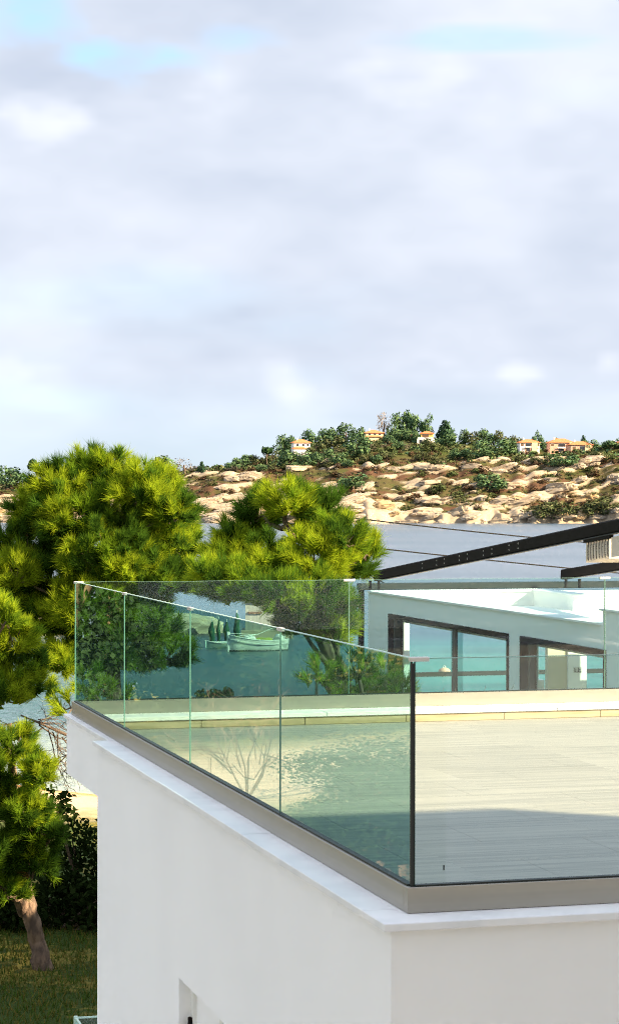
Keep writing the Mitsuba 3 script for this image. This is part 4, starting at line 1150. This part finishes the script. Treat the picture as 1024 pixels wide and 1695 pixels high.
scatter('scrub', 4200, 4, 105, (.5, 1.3), PAL['scrub'] + PAL['scrub'] + PAL['green'] + PAL['grey'], .56, 77, 'low brown and olive scrub filling the slope between the pale rocks')
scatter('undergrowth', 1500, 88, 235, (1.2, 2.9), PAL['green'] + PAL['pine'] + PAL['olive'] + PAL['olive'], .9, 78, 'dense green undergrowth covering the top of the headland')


def far_house(label, X, Y, zb, w, d, h, rot, wall, rh=1.9, over=.7, blocks=(), wins=(), cat='house', chim=True, balc=()):
    t = thing('villa', label, cat)
    K_ = .88
    c, s = math.cos(rot), math.sin(rot)

    def LW(m):
        v = np.asarray(m.vertices)
        return trimesh.Trimesh(np.stack([X + K_ * (v[:, 0] * c - v[:, 1] * s), Y + K_ * (v[:, 0] * s + v[:, 1] * c), zb + K_ * v[:, 2]], -1), m.faces, process=False)
    for bi, (bx, by, bw, bd, bz, bh, bm, broof) in enumerate([(0, 0, w, d, 0, h, wall, rh)] + list(blocks)):
        part(t, 'wall', LW(box((bx - bw / 2, by - bd / 2, bz - 4 if bz == 0 else bz), (bx + bw / 2, by + bd / 2, bz + bh))), bm)
        if broof:
            o = over
            z0 = bz + bh
            rl = max(0, bw / 2 - bd / 2)
            v = np.array([[bx - bw / 2 - o, by - bd / 2 - o, z0], [bx + bw / 2 + o, by - bd / 2 - o, z0], [bx + bw / 2 + o, by + bd / 2 + o, z0], [bx - bw / 2 - o, by + bd / 2 + o, z0],
                          [bx - rl, by, z0 + broof], [bx + rl, by, z0 + broof]])
            v = np.vstack([v, v[:4] - [0, 0, .22]])
            rf = part(t, 'roof', LW(trimesh.convex.convex_hull(v)), 'roof_tile')
            if bi == 0 and chim:
                part(rf, 'chimney', LW(box((bx - bw * .28, by - .4, z0 + .3), (bx - bw * .28 + .8, by + .4, z0 + broof + .7))), 'villa_white')
    for (x0, x1, yf, z0, z1, m) in wins:
        wk = part(t, 'window', LW(box((x0, yf - .06, z0), (x1, yf + .05, z1))), m)
        part(wk, 'frame', LW(join(box((x0 - .12, yf - .1, z0 - .14), (x1 + .12, yf + .03, z0 - .002)), box((x0 - .12, yf - .1, z1 + .002), (x1 + .12, yf + .03, z1 + .12)))), 'villa_white')
    for (x0, x1, yf, z0, z1) in balc:
        part(t, 'balcony', LW(join(box((x0, yf - 1.1, z0), (x1, yf - .07, z0 + .15)), box((x0, yf - 1.1, z0 + .151), (x1, yf - 1.0, z1)))), 'villa_white')
    return t


far_house('leftmost of the orange roofed villas on the right ridge, cream and white with a balcony', 106.6, 1060, 33.2, 11.0, 8, 5.4, .12, 'villa_white', 1.9,
          blocks=((2.6, -3.2, 3.2, 3, 0, 5.3, 'villa_cream', 0), (-.9, -4.02, 3.6, .3, 0, 5.35, 'villa_pink', 0)), wins=((-5, -3.4, -4.0, 3.4, 4.9, 'shutter_brown'), (-2.4, .4, -4.18, 3.0, 4.9, 'window_dark'), (-2.0, .0, -4.18, .3, 2.2, 'window_dark'), (4.3, 5.3, -4.0, 3.2, 4.8, 'shutter_brown')), balc=((-2.6, .6, -4.2, 2.5, 3.3), (4.2, 5.5, -4, 2.4, 3.1)))
far_house('middle villa of the right ridge, pink with a wide orange hipped roof', 122.5, 1062, 33.0, 13.5, 9, 5.7, .1, 'villa_pink', 2.3,
          blocks=((5.5, -4.6, 3, 2.5, 0, 5.6, 'villa_cream', 0),), wins=((-6.2, -4.6, -4.5, 3.4, 4.9, 'shutter_brown'), (-2.2, 1.6, -4.5, 3.0, 4.9, 'window_dark'), (-2.0, 1.2, -4.5, .3, 2.3, 'window_dark')), balc=((-2.6, 1.8, -4.5, 2.4, 3.2),))
far_house('rightmost low villa of the pair, its orange roof in front of the pink villa', 130.6, 1050, 33.2, 12.0, 8, 3.9, .1, 'villa_pink', 2.0,
          blocks=((3.6, -4.1, 3.4, 1.0, 0, 3.7, 'villa_cream', 0),), wins=((-5, -3.2, -4, 1.0, 2.9, 'shutter_brown'), (-1.0, 1.6, -4, .2, 3.1, 'window_dark')))
far_house('white stepped house with a yellow top floor below the tall pines on the hilltop', 58.5, 1096, 36.6, 9.5, 7, 4.6, -.1, 'villa_white', 0,
          blocks=((.8, 1.0, 7.0, 5.5, 4.6, 3.2, 'villa_yellow', 1.3), (3.6, -3.4, 3.4, 3, 0, 3.2, 'villa_white', 0)), wins=((-3.6, -1.6, -3.5, 2.2, 4.0, 'window_dark'), (-.8, .8, -3.5, 2.2, 4.0, 'window_dark'), (-2.0, 1.8, -1.75, 5.0, 7.2, 'shutter_brown')), balc=((-4.2, 4.2, -2.0, 4.62, 5.5),), chim=False)
far_house('cream house with two orange roof tiers left of the tall pines on the hilltop', 33.0, 1125, 40.5, 10.2, 8, 4.6, .15, 'villa_cream', 1.8,
          blocks=((-1.0, -4.6, 9.0, 2.6, 0, 2.2, 'villa_cream', .9),), wins=((-3.6, -2.4, -4.0, 3.2, 4.2, 'window_dark'), (-.5, .8, -4.0, 3.2, 4.2, 'window_dark'), (2.4, 3.6, -4.0, 3.2, 4.2, 'window_dark')))
far_house('white house with red roofs half hidden in trees on the left slope', -4.4, 1090, 33.2, 9.5, 7, 6.0, .25, 'villa_white', 2.0,
          blocks=((-2.0, -4.4, 7.0, 3.0, 0, 2.6, 'villa_white', 1.2),), wins=((-3.4, -2.2, -3.5, 4.0, 5.2, 'window_dark'), (0, 1.2, -3.5, 4.0, 5.2, 'window_dark'), (2.6, 3.8, -3.5, 4.0, 5.2, 'window_dark')))
far_house('terracotta roof just inside the right edge of the headland', 148.2, 1045, 34.2, 9, 7, 2.6, .1, 'villa_pink', 1.8, wins=((-3, -1.6, -3.5, .8, 2.0, 'window_dark'),))

# ------------------------------------------------------------------ shore to the left that mirrors in the glass
rng = np.random.default_rng(81)
bt2 = thing('bare_tree', 'leafless tree mirrored in the left glass panes', 'tree')
ms = []
base = np.array([-22.4, 51.6, float(near_ground(np.array([-22.4]), np.array([51.6]))[0])])
for k in range(6):
    d0 = np.array([rng.uniform(-.5, .5), rng.uniform(-.5, .5), 1.])
    twig(base, d0 / np.linalg.norm(d0), rng.uniform(1.6, 2.4), .032, 3)
part(bt2, 'trunk', join(*ms), 'twig', True, stuff=True)
gr_rng = np.random.default_rng(83)
grove = []
for v in range(2):
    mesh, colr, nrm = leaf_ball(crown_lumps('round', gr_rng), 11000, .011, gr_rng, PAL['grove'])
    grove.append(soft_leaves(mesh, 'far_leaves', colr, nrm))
for j, (x, y, h) in enumerate(((-24, 66, 11), (-28, 71, 12.5), (-31, 66, 11.5), (-34, 74, 13), (-39, 78, 13), (-21, 74, 9.5))):
    t = thing('pine_tree', 'tall dark grove pine mirrored in the far left glass panes', 'tree', 'grove mirrored in the left panes')
    tw = T().translate([x, y, float(near_ground(np.array([x]), np.array([y]))[0]) - .1]).rotate([0, 0, 1], 50 * j).scale([h * .85, h * .85, h])
    part(t, 'trunk', dup(trunk_shape, tw), None)
    part(t, 'crown', dup(grove[j % 2], tw), None, stuff=True)
for j, (x, y, w, h) in enumerate(((-24.8, 49.5, 6.0, 2.0), (-21.3, 41, 5.5, 2.3), (-22.6, 45.5, 5.5, 2.0), (-17.5, 37.5, 4.5, 2.2), (-20.0, 37, 5.0, 2.4), (-24.0, 43.5, 4.5, 1.9), (-15.5, 33.5, 5.0, 2.4))):
    t = thing('low_pine', 'low spreading pine on the left shore, mirrored in the near left glass panes', 'tree', 'low pines mirrored in the near left panes')
    tw = T().translate([x, y, float(near_ground(np.array([x]), np.array([y]))[0]) - .25]).rotate([0, 0, 1], 40 * j).scale([w, w, h * 1.1])
    part(t, 'trunk', dup(trunk_shape, tw), None)
    part(t, 'crown', dup(grove[j % 2], tw), None, stuff=True)
